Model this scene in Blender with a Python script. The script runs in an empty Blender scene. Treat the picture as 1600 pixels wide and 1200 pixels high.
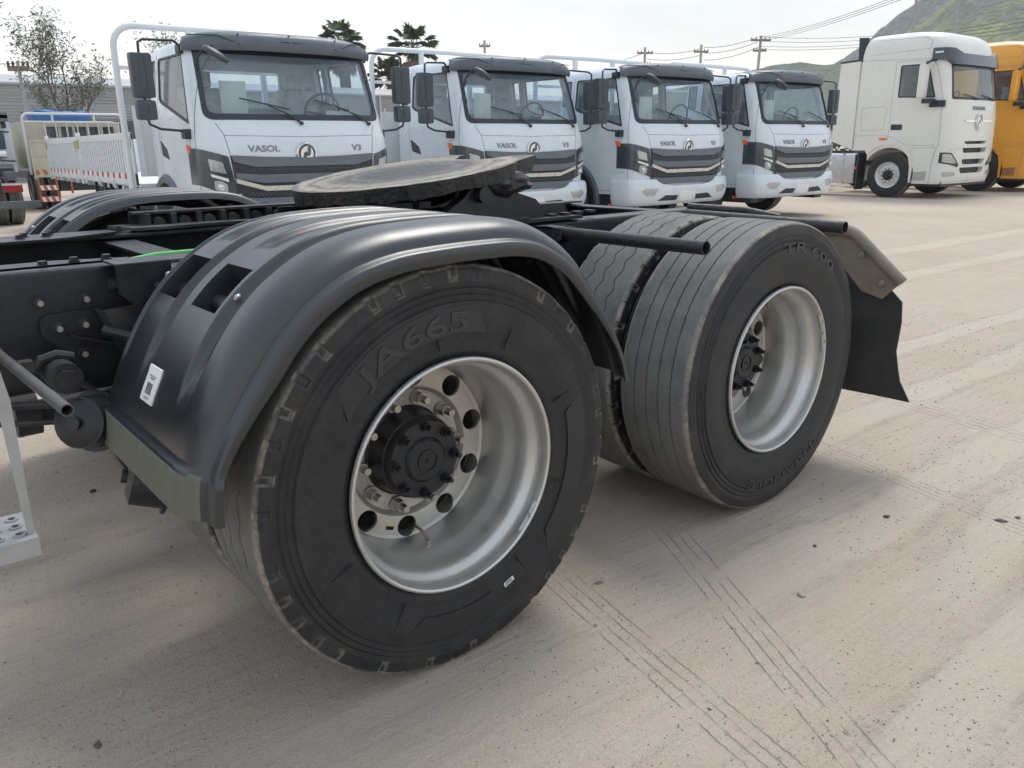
import bpy, bmesh, math, random
import numpy as np
from mathutils import Vector, Matrix, noise as mnoise
random.seed(7); np.random.seed(7)
R_ = math.radians
PI = math.pi
SC = bpy.context.scene
COL = SC.collection

# ---------------------------------------------------------------- camera
CAMP = (-1.048, -1.459, 1.297)
YAW, PITCH, ROLL, FPX = 0.696, 0.293, -0.0127, 1235.2
def _cam_axes():
    f = Vector((math.sin(YAW)*math.cos(PITCH), math.cos(YAW)*math.cos(PITCH), -math.sin(PITCH)))
    r = Vector((math.cos(YAW), -math.sin(YAW), 0)); u = r.cross(f)
    return r*math.cos(ROLL)+u*math.sin(ROLL), -r*math.sin(ROLL)+u*math.cos(ROLL), f
cr, cu, cf = _cam_axes()
cam = bpy.data.cameras.new('camera'); camo = bpy.data.objects.new('camera', cam); COL.objects.link(camo)
camo.matrix_world = Matrix(((cr.x, cu.x, -cf.x, CAMP[0]), (cr.y, cu.y, -cf.y, CAMP[1]), (cr.z, cu.z, -cf.z, CAMP[2]), (0, 0, 0, 1)))
cam.sensor_width = 36.0; cam.lens = 36.0*FPX/1600; cam.clip_start = 0.02; cam.clip_end = 5000
SC.camera = camo

# ---------------------------------------------------------------- sky, sun, exposure
SUN_EL, SUN_AZ = R_(58), R_(62)     # azimuth from +Y toward +X
w = bpy.data.worlds.new("World"); SC.world = w; w.use_nodes = True
nt = w.node_tree; N = nt.nodes; L = nt.links
bg = N['Background']
sky = N.new('ShaderNodeTexSky'); sky.sky_type = 'NISHITA'; sky.sun_disc = False
sky.sun_elevation = SUN_EL; sky.sun_rotation = SUN_AZ; sky.dust_density = 4; sky.air_density = 1.5
tc = N.new('ShaderNodeTexCoord'); sp = N.new('ShaderNodeSeparateXYZ'); L.new(tc.outputs['Generated'], sp.inputs[0])
cr_ = N.new('ShaderNodeValToRGB'); e = cr_.color_ramp
e.elements[0].position = 0.0; e.elements[0].color = (7.3, 7.0, 6.5, 1)
e.elements[1].position = 1.0; e.elements[1].color = (5.0, 5.8, 6.7, 1)
for pz, c in ((0.035, (8.0, 7.6, 6.8, 1)), (0.12, (6.8, 7.0, 7.0, 1)), (0.30, (5.3, 6.1, 7.0, 1))):
    q = e.elements.new(pz); q.color = c
L.new(sp.outputs['Z'], cr_.inputs[0])
mp = N.new('ShaderNodeMapping'); mp.inputs['Scale'].default_value = (1.2, 1.2, 5.0); L.new(tc.outputs['Generated'], mp.inputs[0])
nz = N.new('ShaderNodeTexNoise'); nz.inputs['Scale'].default_value = 1.5; nz.inputs['Detail'].default_value = 6; nz.inputs['Roughness'].default_value = .55
L.new(mp.outputs[0], nz.inputs[0])
mr = N.new('ShaderNodeMapRange'); mr.inputs[1].default_value = .3; mr.inputs[2].default_value = .7; mr.inputs[3].default_value = .78; mr.inputs[4].default_value = 1.12
L.new(nz.outputs[0], mr.inputs[0])
vm = N.new('ShaderNodeVectorMath'); vm.operation = 'SCALE'; L.new(cr_.outputs[0], vm.inputs[0]); L.new(mr.outputs[0], vm.inputs['Scale'])
mx = N.new('ShaderNodeMix'); mx.data_type = 'RGBA'; mx.inputs[0].default_value = .93
L.new(sky.outputs[0], mx.inputs[6]); L.new(vm.outputs[0], mx.inputs[7])
L.new(mx.outputs[2], bg.inputs[0]); bg.inputs[1].default_value = .1
sun = bpy.data.lights.new('sun', 'SUN'); sun.energy = 1.5; sun.angle = R_(25); sun.color = (1, .96, .9)
suno = bpy.data.objects.new('sun', sun); COL.objects.link(suno)
sd = Vector((math.sin(SUN_AZ)*math.cos(SUN_EL), math.cos(SUN_AZ)*math.cos(SUN_EL), math.sin(SUN_EL)))
suno.rotation_euler = sd.to_track_quat('Z', 'Y').to_euler(); suno.location = (0, 0, 20)
SC.view_settings.view_transform = 'Standard'; SC.view_settings.look = 'None'
SC.view_settings.exposure = 0.72; SC.view_settings.gamma = 1.0; SC.view_settings.use_curve_mapping = False
SC.render.engine = 'CYCLES'; SC.cycles.max_bounces = 8; SC.cycles.volume_bounces = 2; SC.cycles.transparent_max_bounces = 16

# ---------------------------------------------------------------- materials
MATS = {}
def M(name, col, rough=.5, metal=0, var=.12, scale=6, bump=0, bscale=60, dust=0, dustcol=(.30, .26, .21), dscale=5, spec=.5, coat=0, stretch=None, rvar=.08):
    if name in MATS: return MATS[name]
    m = bpy.data.materials.new(name); m.use_nodes = True; MATS[name] = m
    n = m.node_tree.nodes; l = m.node_tree.links; b = n['Principled BSDF']
    t = n.new('ShaderNodeTexCoord'); src = t.outputs['Object']
    if stretch:
        mpp = n.new('ShaderNodeMapping'); mpp.inputs['Scale'].default_value = stretch; l.new(src, mpp.inputs[0]); src = mpp.outputs[0]
    a = n.new('ShaderNodeTexNoise'); a.inputs['Scale'].default_value = scale; a.inputs['Detail'].default_value = 6; l.new(src, a.inputs[0])
    r = n.new('ShaderNodeMapRange'); r.inputs[1].default_value = .25; r.inputs[2].default_value = .75; r.inputs[3].default_value = 1-var; r.inputs[4].default_value = 1+var
    l.new(a.outputs[0], r.inputs[0])
    v = n.new('ShaderNodeVectorMath'); v.operation = 'SCALE'; v.inputs[0].default_value = col; l.new(r.outputs[0], v.inputs['Scale'])
    colout = v.outputs[0]
    if dust:
        d = n.new('ShaderNodeTexNoise'); d.inputs['Scale'].default_value = dscale; d.inputs['Detail'].default_value = 8; d.inputs['Roughness'].default_value = .65
        l.new(src, d.inputs[0])
        dr = n.new('ShaderNodeMapRange'); dr.inputs[1].default_value = .62-dust*.35; dr.inputs[2].default_value = .95-dust*.3; l.new(d.outputs[0], dr.inputs[0])
        dr.inputs[3].default_value = 0; dr.inputs[4].default_value = min(1, .25+dust*.6)
        mm = n.new('ShaderNodeMix'); mm.data_type = 'RGBA'; l.new(dr.outputs[0], mm.inputs[0]); l.new(colout, mm.inputs[6]); mm.inputs[7].default_value = (*dustcol, 1)
        colout = mm.outputs[2]
    l.new(colout, b.inputs['Base Color'])
    rr = n.new('ShaderNodeMapRange'); rr.inputs[1].default_value = .3; rr.inputs[2].default_value = .7
    rr.inputs[3].default_value = max(.02, rough-rvar); rr.inputs[4].default_value = min(1, rough+rvar)
    l.new(a.outputs[0], rr.inputs[0]); l.new(rr.outputs[0], b.inputs['Roughness'])
    b.inputs['Metallic'].default_value = metal; b.inputs['Specular IOR Level'].default_value = spec; b.inputs['Coat Weight'].default_value = coat
    b.inputs['Coat Roughness'].default_value = .08
    if bump:
        bb = n.new('ShaderNodeBump'); bb.inputs['Strength'].default_value = bump; bb.inputs['Distance'].default_value = .004
        c = n.new('ShaderNodeTexNoise'); c.inputs['Scale'].default_value = bscale; c.inputs['Detail'].default_value = 5; l.new(src, c.inputs[0])
        l.new(c.outputs[0], bb.inputs['Height']); l.new(bb.outputs[0], b.inputs['Normal'])
    return m
def glass(name, tint=(.75, .82, .84), film=.06, ior=1.6):
    if name in MATS: return MATS[name]
    m = bpy.data.materials.new(name); m.use_nodes = True; MATS[name] = m
    n = m.node_tree.nodes; l = m.node_tree.links; n.remove(n['Principled BSDF']); o = n['Material Output']
    tr = n.new('ShaderNodeBsdfTransparent'); tr.inputs[0].default_value = (*tint, 1)
    gl = n.new('ShaderNodeBsdfGlossy'); gl.inputs['Roughness'].default_value = .03
    fr = n.new('ShaderNodeFresnel'); fr.inputs[0].default_value = ior
    df = n.new('ShaderNodeBsdfDiffuse'); df.inputs[0].default_value = (.55, .60, .64, 1)  # bluish diffuse film: dust on the glass plus painted sky sheen
    t = n.new('ShaderNodeTexCoord'); a = n.new('ShaderNodeTexNoise'); a.inputs['Scale'].default_value = 3; a.inputs['Detail'].default_value = 6; l.new(t.outputs['Object'], a.inputs[0])
    r = n.new('ShaderNodeMapRange'); r.inputs[1].default_value = .3; r.inputs[2].default_value = .75; r.inputs[3].default_value = film*.5; r.inputs[4].default_value = film*1.6; l.new(a.outputs[0], r.inputs[0])
    m1 = n.new('ShaderNodeMixShader'); l.new(r.outputs[0], m1.inputs[0]); l.new(tr.outputs[0], m1.inputs[1]); l.new(df.outputs[0], m1.inputs[2])
    ge = n.new('ShaderNodeNewGeometry'); iv = n.new('ShaderNodeMath'); iv.operation = 'SUBTRACT'; iv.inputs[0].default_value = 1; l.new(ge.outputs['Backfacing'], iv.inputs[1])
    ff = n.new('ShaderNodeMath'); ff.operation = 'MULTIPLY'; l.new(fr.outputs[0], ff.inputs[0]); l.new(iv.outputs[0], ff.inputs[1])
    m2 = n.new('ShaderNodeMixShader'); l.new(ff.outputs[0], m2.inputs[0]); l.new(m1.outputs[0], m2.inputs[1]); l.new(gl.outputs[0], m2.inputs[2])
    l.new(m2.outputs[0], o.inputs[0]); return m

# ---------------------------------------------------------------- mesh helpers
def link(name, me, mat=None, parent=None, sharp=35):
    if mat is not None:
        idx = [0]*len(me.polygons); me.polygons.foreach_get('material_index', idx)
        me.materials.clear()
        for q in (mat if isinstance(mat, (list, tuple)) else [mat]): me.materials.append(q)
        if isinstance(mat, (list, tuple)): me.polygons.foreach_set('material_index', idx)
    if sharp:
        me.polygons.foreach_set('use_smooth', [True]*len(me.polygons)); me.set_sharp_from_angle(angle=R_(sharp))
    o = bpy.data.objects.new(name, me); COL.objects.link(o)
    if parent is not None: o.parent = parent
    return o
class B:
    """collects simple solids; build() links them as ONE mesh object"""
    def __init__(s): s.v = []; s.f = []; s.mi = []
    def add(s, vs, fs, mi=0):
        k = len(s.v); s.v += [tuple(q) for q in vs]; s.f += [tuple(i+k for i in f) for f in fs]; s.mi += [mi]*len(fs); return s
    def box(s, x0, x1, y0, y1, z0, z1, mi=0, bev=0):
        x0, x1 = sorted((x0, x1)); y0, y1 = sorted((y0, y1)); z0, z1 = sorted((z0, z1))
        if bev:
            bm = bmesh.new(); bmesh.ops.create_cube(bm, size=1)
            for q in bm.verts: q.co = Vector(((x0+x1)/2+q.co.x*(x1-x0), (y0+y1)/2+q.co.y*(y1-y0), (z0+z1)/2+q.co.z*(z1-z0)))
            bmesh.ops.bevel(bm, geom=bm.edges[:], offset=bev, segments=2, profile=.7, affect='EDGES')
            s.bm(bm, mi); return s
        return s.add([(x0,y0,z0),(x1,y0,z0),(x1,y1,z0),(x0,y1,z0),(x0,y0,z1),(x1,y0,z1),(x1,y1,z1),(x0,y1,z1)],
                     [(0,3,2,1),(4,5,6,7),(0,1,5,4),(1,2,6,5),(2,3,7,6),(3,0,4,7)], mi)
    def bm(s, bm, mi=0):
        bm.verts.index_update(); s.add([q.co[:] for q in bm.verts], [[q.index for q in f.verts] for f in bm.faces], mi); bm.free(); return s
    def prism(s, poly, ax, a, b, mi=0):
        """poly in the plane normal to ax: x->(y,z) y->(x,z) z->(x,y)"""
        n = len(poly)
        def P(p, t): return {'x': (t, p[0], p[1]), 'y': (p[0], t, p[1]), 'z': (p[0], p[1], t)}[ax]
        ar = sum(poly[i][0]*poly[(i+1) % n][1]-poly[(i+1) % n][0]*poly[i][1] for i in range(n))
        if (ar < 0) ^ (ax == 'y'): poly = poly[::-1]
        a, b = min(a, b), max(a, b)
        vs = [P(p, a) for p in poly]+[P(p, b) for p in poly]
        fs = [tuple(range(n))[::-1], tuple(range(n, 2*n))]+[(i, (i+1) % n, n+(i+1) % n, n+i) for i in range(n)]
        return s.add(vs, fs, mi)
    def cyl(s, p0, p1, r0, r1=None, n=16, cap=True, mi=0):
        r1 = r0 if r1 is None else r1
        p0 = Vector(p0); p1 = Vector(p1); d = (p1-p0).normalized(); a = d.orthogonal().normalized(); b = d.cross(a)
        vs = []
        for p, r in ((p0, r0), (p1, r1)):
            vs += [p+(a*math.cos(2*PI*i/n)+b*math.sin(2*PI*i/n))*r for i in range(n)]
        fs = [(i, (i+1) % n, n+(i+1) % n, n+i) for i in range(n)]
        if cap: fs += [tuple(range(n))[::-1], tuple(range(n, 2*n))]
        return s.add(vs, fs, mi)
    def tube(s, pts, r, n=10, cap=True, mi=0, closed=False):
        pts = [Vector(p) for p in pts]; m = len(pts); rs = r if isinstance(r, (list, tuple)) else [r]*m
        vs = []; a = None
        for i, p in enumerate(pts):
            if closed: d = (pts[(i+1) % m]-pts[i-1]).normalized()
            else: d = (pts[min(i+1, m-1)]-pts[max(i-1, 0)]).normalized()
            if a is None: a = d.orthogonal().normalized()
            else: a = (a-d*a.dot(d)); a = a.normalized() if a.length > 1e-6 else d.orthogonal().normalized()
            b = d.cross(a); vs += [p+(a*math.cos(2*PI*k/n)+b*math.sin(2*PI*k/n))*rs[i] for k in range(n)]
        fs = []
        for i in range(m if closed else m-1):
            j = (i+1) % m
            fs += [(i*n+k, i*n+(k+1) % n, j*n+(k+1) % n, j*n+k) for k in range(n)]
        if cap and not closed: fs += [tuple(range(n))[::-1], tuple(range((m-1)*n, m*n))]
        return s.add(vs, fs, mi)
    def pipe(s, p0, p1, ro, ri, n=24, mi=0):
        p0 = Vector(p0); p1 = Vector(p1); d = (p1-p0).normalized(); a = d.orthogonal().normalized(); b = d.cross(a); vs = []
        for p, r in ((p0, ro), (p1, ro), (p1, ri), (p0, ri)):
            vs += [p+(a*math.cos(2*PI*i/n)+b*math.sin(2*PI*i/n))*r for i in range(n)]
        fs = []
        for q in range(4): fs += [(q*n+i, q*n+(i+1) % n, ((q+1) % 4)*n+(i+1) % n, ((q+1) % 4)*n+i) for i in range(n)]
        return s.add(vs, fs, mi)
    def lathe(s, prof, n=48, c=(0, 0, 0), closed=False, mi=0, ax='y'):
        """prof: (axial, radius)"""
        m = len(prof); vs = []
        for (y, r) in prof:
            for i in range(n):
                t = 2*PI*i/n
                p = {'y': (r*math.cos(t), y, r*math.sin(t)), 'x': (y, r*math.cos(t), r*math.sin(t)), 'z': (r*math.cos(t), r*math.sin(t), y)}[ax]
                vs.append((p[0]+c[0], p[1]+c[1], p[2]+c[2]))
        fs = []
        for j in range(m if closed else m-1):
            k = (j+1) % m
            fs += [(j*n+i, j*n+(i+1) % n, k*n+(i+1) % n, k*n+i) for i in range(n)]
        if not closed:
            if prof[0][1] < 1e-5 or True: fs.append(tuple(range(n))[::-1])
            fs.append(tuple(range((m-1)*n, m*n)))
        return s.add(vs, fs, mi)
    def nut(s, p, d, r, h, n=6, mi=0):
        p = Vector(p); d = Vector(d).normalized(); return s.cyl(p, p+d*h, r, r, n, True, mi)
    def mesh(s, name='m'):
        me = bpy.data.meshes.new(name); me.from_pydata(s.v, [], s.f)
        me.polygons.foreach_set('material_index', s.mi); me.update()
        bm = bmesh.new(); bm.from_mesh(me); bmesh.ops.recalc_face_normals(bm, faces=bm.faces); bm.to_mesh(me); bm.free()
        return me
    def build(s, name, mat, parent=None, sharp=35): return link(name, s.mesh(name), mat, parent, sharp)
def root(name, loc, rz, label, cat, group=None):
    o = bpy.data.objects.new(name, None); COL.objects.link(o); o.location = loc; o.rotation_euler = (0, 0, rz); o.empty_display_size = .2
    o['label'] = label; o['category'] = cat
    if group: o['group'] = group
    return o
def tag(o, label, cat, group=None):
    o['label'] = label; o['category'] = cat
    if group: o['group'] = group
    return o
KIDS = {}
def kids(o): return [c for c in bpy.data.objects if c.parent is o]
def tree(o):
    ch = {}
    for q in bpy.data.objects:
        if q.parent is not None: ch.setdefault(q.parent.name, []).append(q)
    return ch
def copy_tree(o, ch, parent=None, skip=()):
    c = o.copy(); COL.objects.link(c)
    if parent is not None: c.parent = parent
    for q in ch.get(o.name, []):
        if q.name.split('.')[0] in skip: continue
        copy_tree(q, ch, c, skip)
    return c
# --- booleans on meshes
def bool_mesh(ma, mb, op='DIFFERENCE', free=True):
    oa = bpy.data.objects.new('tmp_a', ma); ob = bpy.data.objects.new('tmp_b', mb); COL.objects.link(oa); COL.objects.link(ob)
    md = oa.modifiers.new('b', 'BOOLEAN'); md.operation = op; md.object = ob; md.solver = 'EXACT'
    dg = bpy.context.evaluated_depsgraph_get(); me = bpy.data.meshes.new_from_object(oa.evaluated_get(dg))
    bpy.data.objects.remove(oa); bpy.data.objects.remove(ob)
    if free and mb.users == 0: bpy.data.meshes.remove(mb)
    return me
def round_poly(poly, r, seg=4):
    out = []; n = len(poly)
    rr = r if isinstance(r, (list, tuple)) else [r]*n
    for i in range(n):
        p = Vector(poly[i]); a = Vector(poly[i-1])-p; b = Vector(poly[(i+1) % n])-p; q = rr[i]
        if q <= 0: out.append(tuple(p)); continue
        q = min(q, a.length*.45, b.length*.45); p0 = p+a.normalized()*q; p1 = p+b.normalized()*q
        for k in range(seg+1):
            t = k/seg; out.append(tuple((1-t)**2*p0+2*t*(1-t)*p+t*t*p1))
    return out
def text_mesh(s, size=1, extrude=.0, bold=0.0, res=3):
    cu_ = bpy.data.curves.new('t', 'FONT'); cu_.body = s; cu_.size = size; cu_.extrude = extrude; cu_.offset = bold; cu_.align_x = 'CENTER'; cu_.align_y = 'CENTER'; cu_.resolution_u = res
    o = bpy.data.objects.new('t', cu_); COL.objects.link(o); dg = bpy.context.evaluated_depsgraph_get()
    me = bpy.data.meshes.new_from_object(o.evaluated_get(dg)); bpy.data.objects.remove(o); bpy.data.curves.remove(cu_); return me
# ================================================================= near tractor chassis
def tyre_material(name, R, w, dustk=.85):
    """black rubber whose worn tread and shoulder carry grey-tan dust; radius decides what is tread (object space)"""
    m = bpy.data.materials.new(name); m.use_nodes = True; n = m.node_tree.nodes; l = m.node_tree.links; b = n['Principled BSDF']
    t = n.new('ShaderNodeTexCoord'); s = n.new('ShaderNodeSeparateXYZ'); l.new(t.outputs['Object'], s.inputs[0])
    def mth(op, a, b_=None, c=None):
        q = n.new('ShaderNodeMath'); q.operation = op
        for i, v in enumerate((a, b_, c)):
            if v is None: continue
            if isinstance(v, (int, float)): q.inputs[i].default_value = v
            else: l.new(v, q.inputs[i])
        return q.outputs[0]
    r = mth('SQRT', mth('ADD', mth('MULTIPLY', s.outputs[0], s.outputs[0]), mth('MULTIPLY', s.outputs[2], s.outputs[2])))
    nz = n.new('ShaderNodeTexNoise'); nz.inputs['Scale'].default_value = 9; nz.inputs['Detail'].default_value = 8; nz.inputs['Roughness'].default_value = .6; l.new(t.outputs['Object'], nz.inputs[0])
    nf = n.new('ShaderNodeTexNoise'); nf.inputs['Scale'].default_value = 90; nf.inputs['Detail'].default_value = 6; l.new(t.outputs['Object'], nf.inputs[0])
    def rng(v, a, b_, c=0, d=1):
        q = n.new('ShaderNodeMapRange'); q.inputs[1].default_value = a; q.inputs[2].default_value = b_; q.inputs[3].default_value = c; q.inputs[4].default_value = d; l.new(v, q.inputs[0]); return q.outputs[0]
    tread = rng(mth('ADD', r, mth('MULTIPLY', mth('SUBTRACT', nz.outputs[0], .5), .014)), R-.012, R-.004)
    groove = rng(r, R-.0095, R-.0055)           # tread colour fades to dark rubber in deep cuts
    yabs = mth('ABSOLUTE', mth('SUBTRACT', s.outputs[1], w/2))
    grv = mth('MAXIMUM', groove, rng(yabs, w/2-.050, w/2-.040))
    tread = mth('MULTIPLY', tread, grv)
    edge = mth('MULTIPLY', rng(r, R-.019, R-.010), rng(yabs, w/2-.036, w/2-.022))
    da = n.new('ShaderNodeAttribute'); da.attribute_name = 'dust'; edge = mth('MULTIPLY', da.outputs['Fac'], rng(nf.outputs[0], .30, .52, .25, 1))
    rub = n.new('ShaderNodeMix'); rub.data_type = 'RGBA'; l.new(rng(nf.outputs[0], .3, .8), rub.inputs[0]); rub.inputs[6].default_value = (.013, .0145, .017, 1); rub.inputs[7].default_value = (.027, .028, .030, 1)
    tr = n.new('ShaderNodeMix'); tr.data_type = 'RGBA'; l.new(rng(nz.outputs[0], .3, .7), tr.inputs[0]); tr.inputs[6].default_value = (.120, .122, .122, 1); tr.inputs[7].default_value = (.225, .222, .212, 1)
    m1 = n.new('ShaderNodeMix'); m1.data_type = 'RGBA'; l.new(mth('MULTIPLY', tread, rng(nf.outputs[0], .2, .6, .72, 1)), m1.inputs[0]); l.new(rub.outputs[2], m1.inputs[6]); l.new(tr.outputs[2], m1.inputs[7])
    m2 = n.new('ShaderNodeMix'); m2.data_type = 'RGBA'; l.new(mth('MULTIPLY', edge, dustk), m2.inputs[0]); l.new(m1.outputs[2], m2.inputs[6]); m2.inputs[7].default_value = (.36, .32, .25, 1)
    # thin dust film low on the side wall
    film = mth('MULTIPLY', rng(nz.outputs[0], .45, .75, 0, .30), rng(r, R-.2, R-.02, .25, 1))
    m3 = n.new('ShaderNodeMix'); m3.data_type = 'RGBA'; l.new(film, m3.inputs[0]); l.new(m2.outputs[2], m3.inputs[6]); m3.inputs[7].default_value = (.10, .092, .082, 1)
    l.new(m3.outputs[2], b.inputs['Base Color'])
    l.new(rng(tread, 0, 1, .52, .85), b.inputs['Roughness']); b.inputs['Specular IOR Level'].default_value = .4
    bb = n.new('ShaderNodeBump'); bb.inputs['Strength'].default_value = .35; bb.inputs['Distance'].default_value = .0015; l.new(nf.outputs[0], bb.inputs['Height']); l.new(bb.outputs[0], b.inputs['Normal'])
    return m
def tri(x): x = x % 1.0; return 4*abs(x-.5)-1
def tyre_mesh(R=.52, w=.30, grooves='zig', notches=43, Nt=688):
    half = [(.030, .296), (.014, .300), (.010, .306), (.007, .312), (.004, .318), (.0035, .330), (.002, .345), (-.002, .362), (-.005, .385), (-.0065, .400), (-.0065, .415),
            (-.0055, .428), (-.0055, .434), (-.0005, .437), (-.0020, .446), (-.0028, .449), (.0020, .453), (.0005, .461), (.0000, .464), (.0048, .468), (.0030, .478), (.0025, .4825), (.0030, .4840), (.0034, .4855), (.0044, .495), (.0060, .5045), (.0064, .5060), (.0070, .5075), (.0095, .5120), (.0140, .5158), (.0200, .5172), (.027, .5182)]
    k = R/.52
    cols = [(y, r*k, 0, 0) for y, r in half]
    cen = {'zig': (.085, .150, .215), 'straight': (.075, .125, .175, .225)}[grooves]
    y = .036
    gw = .0030 if grooves == 'zig' else .0028
    yy = [.036]
    for c in cen: yy += [c-.022, c-gw-.001, ('g', c-gw), ('d', c-gw*.6), ('d', c+gw*.6), ('g', c+gw), c+gw+.001, c+.022]
    yy += [w-.036]
    for q in yy:
        if isinstance(q, tuple): kind, yv = q
        else: kind, yv = 't', q
        crown = R-.0015*abs((yv-w/2)/(w/2))**2
        cols.append((yv, crown-(.011 if kind == 'd' else 0), 1, 0))
    cols += [(w-y_, r*k, 0, 1) for y_, r in reversed(half)]
    # clip duplicate ordering
    C_ = np.array(cols); m = len(C_)
    th = np.arange(Nt)*2*PI/Nt
    V = np.zeros((m, Nt, 3)); DU = np.zeros((m, Nt))
    amp = .006 if grooves == 'zig' else .0008
    rng = np.random.RandomState(3)
    ph = {}
    for j, (y_, r, tr_, _) in enumerate(cols):
        yv = np.full(Nt, y_); rv = np.full(Nt, r)
        if tr_ and .05 < y_ < w-.05:
            g = min(range(len(cen)), key=lambda i: abs(cen[i]-y_))
            fr = 42 if grooves == 'zig' else 90
            z = np.array([max(-1, min(1, 1.7*tri(fr*t/(2*PI)+g*.37))) for t in th])
            fall = 1 if abs(y_-cen[g]) < .01 else .35
            yv = yv+amp*z*fall
        side = y_ if y_ < w/2 else w-y_
        wear = np.sin(th*7+1)*np.sin(th*19)*.5+np.sin(th*53+2)*np.sin(th*31)*.5
        du = np.zeros(Nt)
        if notches and side < .02 and not tr_:
            n_i = np.floor(th*notches/(2*PI)); p = (th*notches/(2*PI)) % 1.0; jit_ = .03*np.sin(n_i*2.3); dpt = .0045*(.8+.3*np.sin(n_i*1.7))
            ins = (p > .36+jit_) & (p < .62+jit_)
            ins = ins & (np.sin(n_i*5.3) > -.86)
            if .4840*k < r < .5165*k: yv = yv+np.where(ins, dpt if y_ < w/2 else -dpt, 0)
            if r > .5075*k: rv = rv-np.where(ins, .0055, 0)
            brd = ((np.abs(p-.36-jit_) < .034) | (np.abs(p-.62-jit_) < .034)) & (.482*k < r < .513*k)
            brd2 = (p > .33+jit_) & (p < .65+jit_) & ((abs(r-.4840*k) < .0018*k))
            du = np.where((brd | brd2) & (np.sin(n_i*5.3) > -.86), .27+.24*np.sin(n_i*3.1+th*2), 0)
        if side < .024 and not tr_ and r > .508*k:
            du = np.maximum(du, .55+.6*wear)
            rv = rv-.0010*(wear+.5)
        DU[j] = np.clip(du, 0, 1)
        V[j, :, 0] = rv*np.cos(th); V[j, :, 2] = rv*np.sin(th); V[j, :, 1] = yv
    v = V.reshape(-1, 3); f = []
    for j in range(m):
        k2 = (j+1) % m; a = j*Nt; b_ = k2*Nt
        for i in range(Nt):
            i2 = (i+1) % Nt; f.append((a+i, b_+i, b_+i2, a+i2))
    me = bpy.data.meshes.new('tyre'); me.from_pydata(v.tolist(), [], f); me.update(); at = me.attributes.new('dust', 'FLOAT', 'POINT'); at.data.foreach_set('value', DU.reshape(-1))
    bm = bmesh.new(); bm.from_mesh(me); bmesh.ops.recalc_face_normals(bm, faces=bm.faces); bm.to_mesh(me); bm.free()
    return me
def arc_text(parts_b, s, r, a0, a1, y, size, extr=.0012, flip=False, xs=1.0):
    """raised lettering bent round the wheel axis, read clockwise from angle a0 to a1 (degrees)"""
    me = text_mesh(s, size, extr, .012*size)
    xsv = [q.co.x for q in me.vertices]; x0, x1 = min(xsv), max(xsv)
    vs = []
    for q in me.vertices:
        t = (q.co.x-x0)/(x1-x0); a = R_(a0+(a1-a0)*t); rr = r+q.co.y+.18*0*q.co.y
        vs.append((rr*math.cos(a), y-q.co.z, rr*math.sin(a)))
    parts_b.add(vs, [tuple(p.vertices) for p in me.polygons]); bpy.data.meshes.remove(me)

m_tyre = tyre_material('tyre_rubber', .52, .30)
m_letter = M('tyre_lettering', (.031, .033, .037), .40, 0, .1, 20)
m_rim = M('rim_silver', (.58, .57, .55), .38, .75, .10, 14, .25, 220, dust=.42, dustcol=(.42, .38, .33), dscale=7)
m_rimdirt = M('rim_dirty_disc', (.52, .50, .47), .45, .55, .12, 12, .3, 200, dust=.75, dustcol=(.36, .32, .27), dscale=9)
m_hub = M('hub_black', (.010, .012, .016), .38, 0, .2, 20, .3, 150, dust=.12, dustcol=(.10, .10, .10))
m_nut = M('nut_zinc', (.42, .41, .38), .35, .85, .2, 60, .2, 300, dust=.3, dustcol=(.25, .22, .18))
m_white = M('paper_label', (.78, .78, .76), .55)
m_ink = M('ink_black', (.02, .02, .02), .6)
m_yel = M('label_yellow', (.75, .6, .03), .5)
m_lead = M('balance_weight_lead', (.42, .43, .43), .5, .5, .15, 40, .4, 120)
m_hole = M('dark_gap', (.006, .006, .007), .9)

def disc_mesh():
    b = B(); b.lathe([(.244, .060), (.244, .160), (.241, .168), (.230, .174), (.2235, .179), (.222, .184), (.222, .232), (.217, .240), (.227, .2405), (.232, .232), (.232, .184), (.254, .170), (.254, .06)], 120, closed=True)
    ma = b.mesh(); h = B()
    for k in range(10):
        a = R_(36*k+10); h.cyl((.210*math.cos(a), .20, .210*math.sin(a)), (.210*math.cos(a), .26, .210*math.sin(a)), .0295, n=28)
    return bool_mesh(ma, h.mesh())
disc_me = disc_mesh()
barrel_me = B().lathe([(.002, .3015), (-.004, .2995), (-.006, .295), (-.003, .2905), (.004, .2885), (.016, .2875), (.032, .2855), (.040, .281), (.048, .2725), (.060, .2665), (.085, .2635), (.105, .2600), (.125, .2500), (.150, .2435), (.200, .2405), (.262, .2405), (.268, .25), (.268, .278), (.284, .284), (.284, .298), (.276, .298), (.262, .290), (.255, .262), (.20, .252), (.15, .254), (.12, .268), (.05, .284), (.012, .296)], 160, closed=True).mesh()
def wheel_hub(parent, y0=0.0, style=0):
    h = B()
    h.lathe([(.256, .125), (.243, .125), (.238, .118), (.190, .1135), (.180, .113), (.176, .109), (.162, .108), (.157, .106), (.152, .103), (.151, .062), (.145, .058), (.140, .052), (.139, .004)], 64)
    h.pipe((0, .139, 0), (0, .1365, 0), .030, .027, 32)
    h.cyl((0, .1335, 0), (0, .136, 0), .0045, n=10)
    o = h.build('hub', m_hub, parent)
    return o
nutb = B(); nutb.cyl((0, .244, 0), (0, .236, 0), .0215, .0195, n=24); nutb.cyl((0, .236, 0), (0, .212, 0), .0165, .0160, n=6); nutb.cyl((0, .212, 0), (0, .187, 0), .0105, .0095, n=14)
nut_me = nutb.mesh('wheel_nut')
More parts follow.
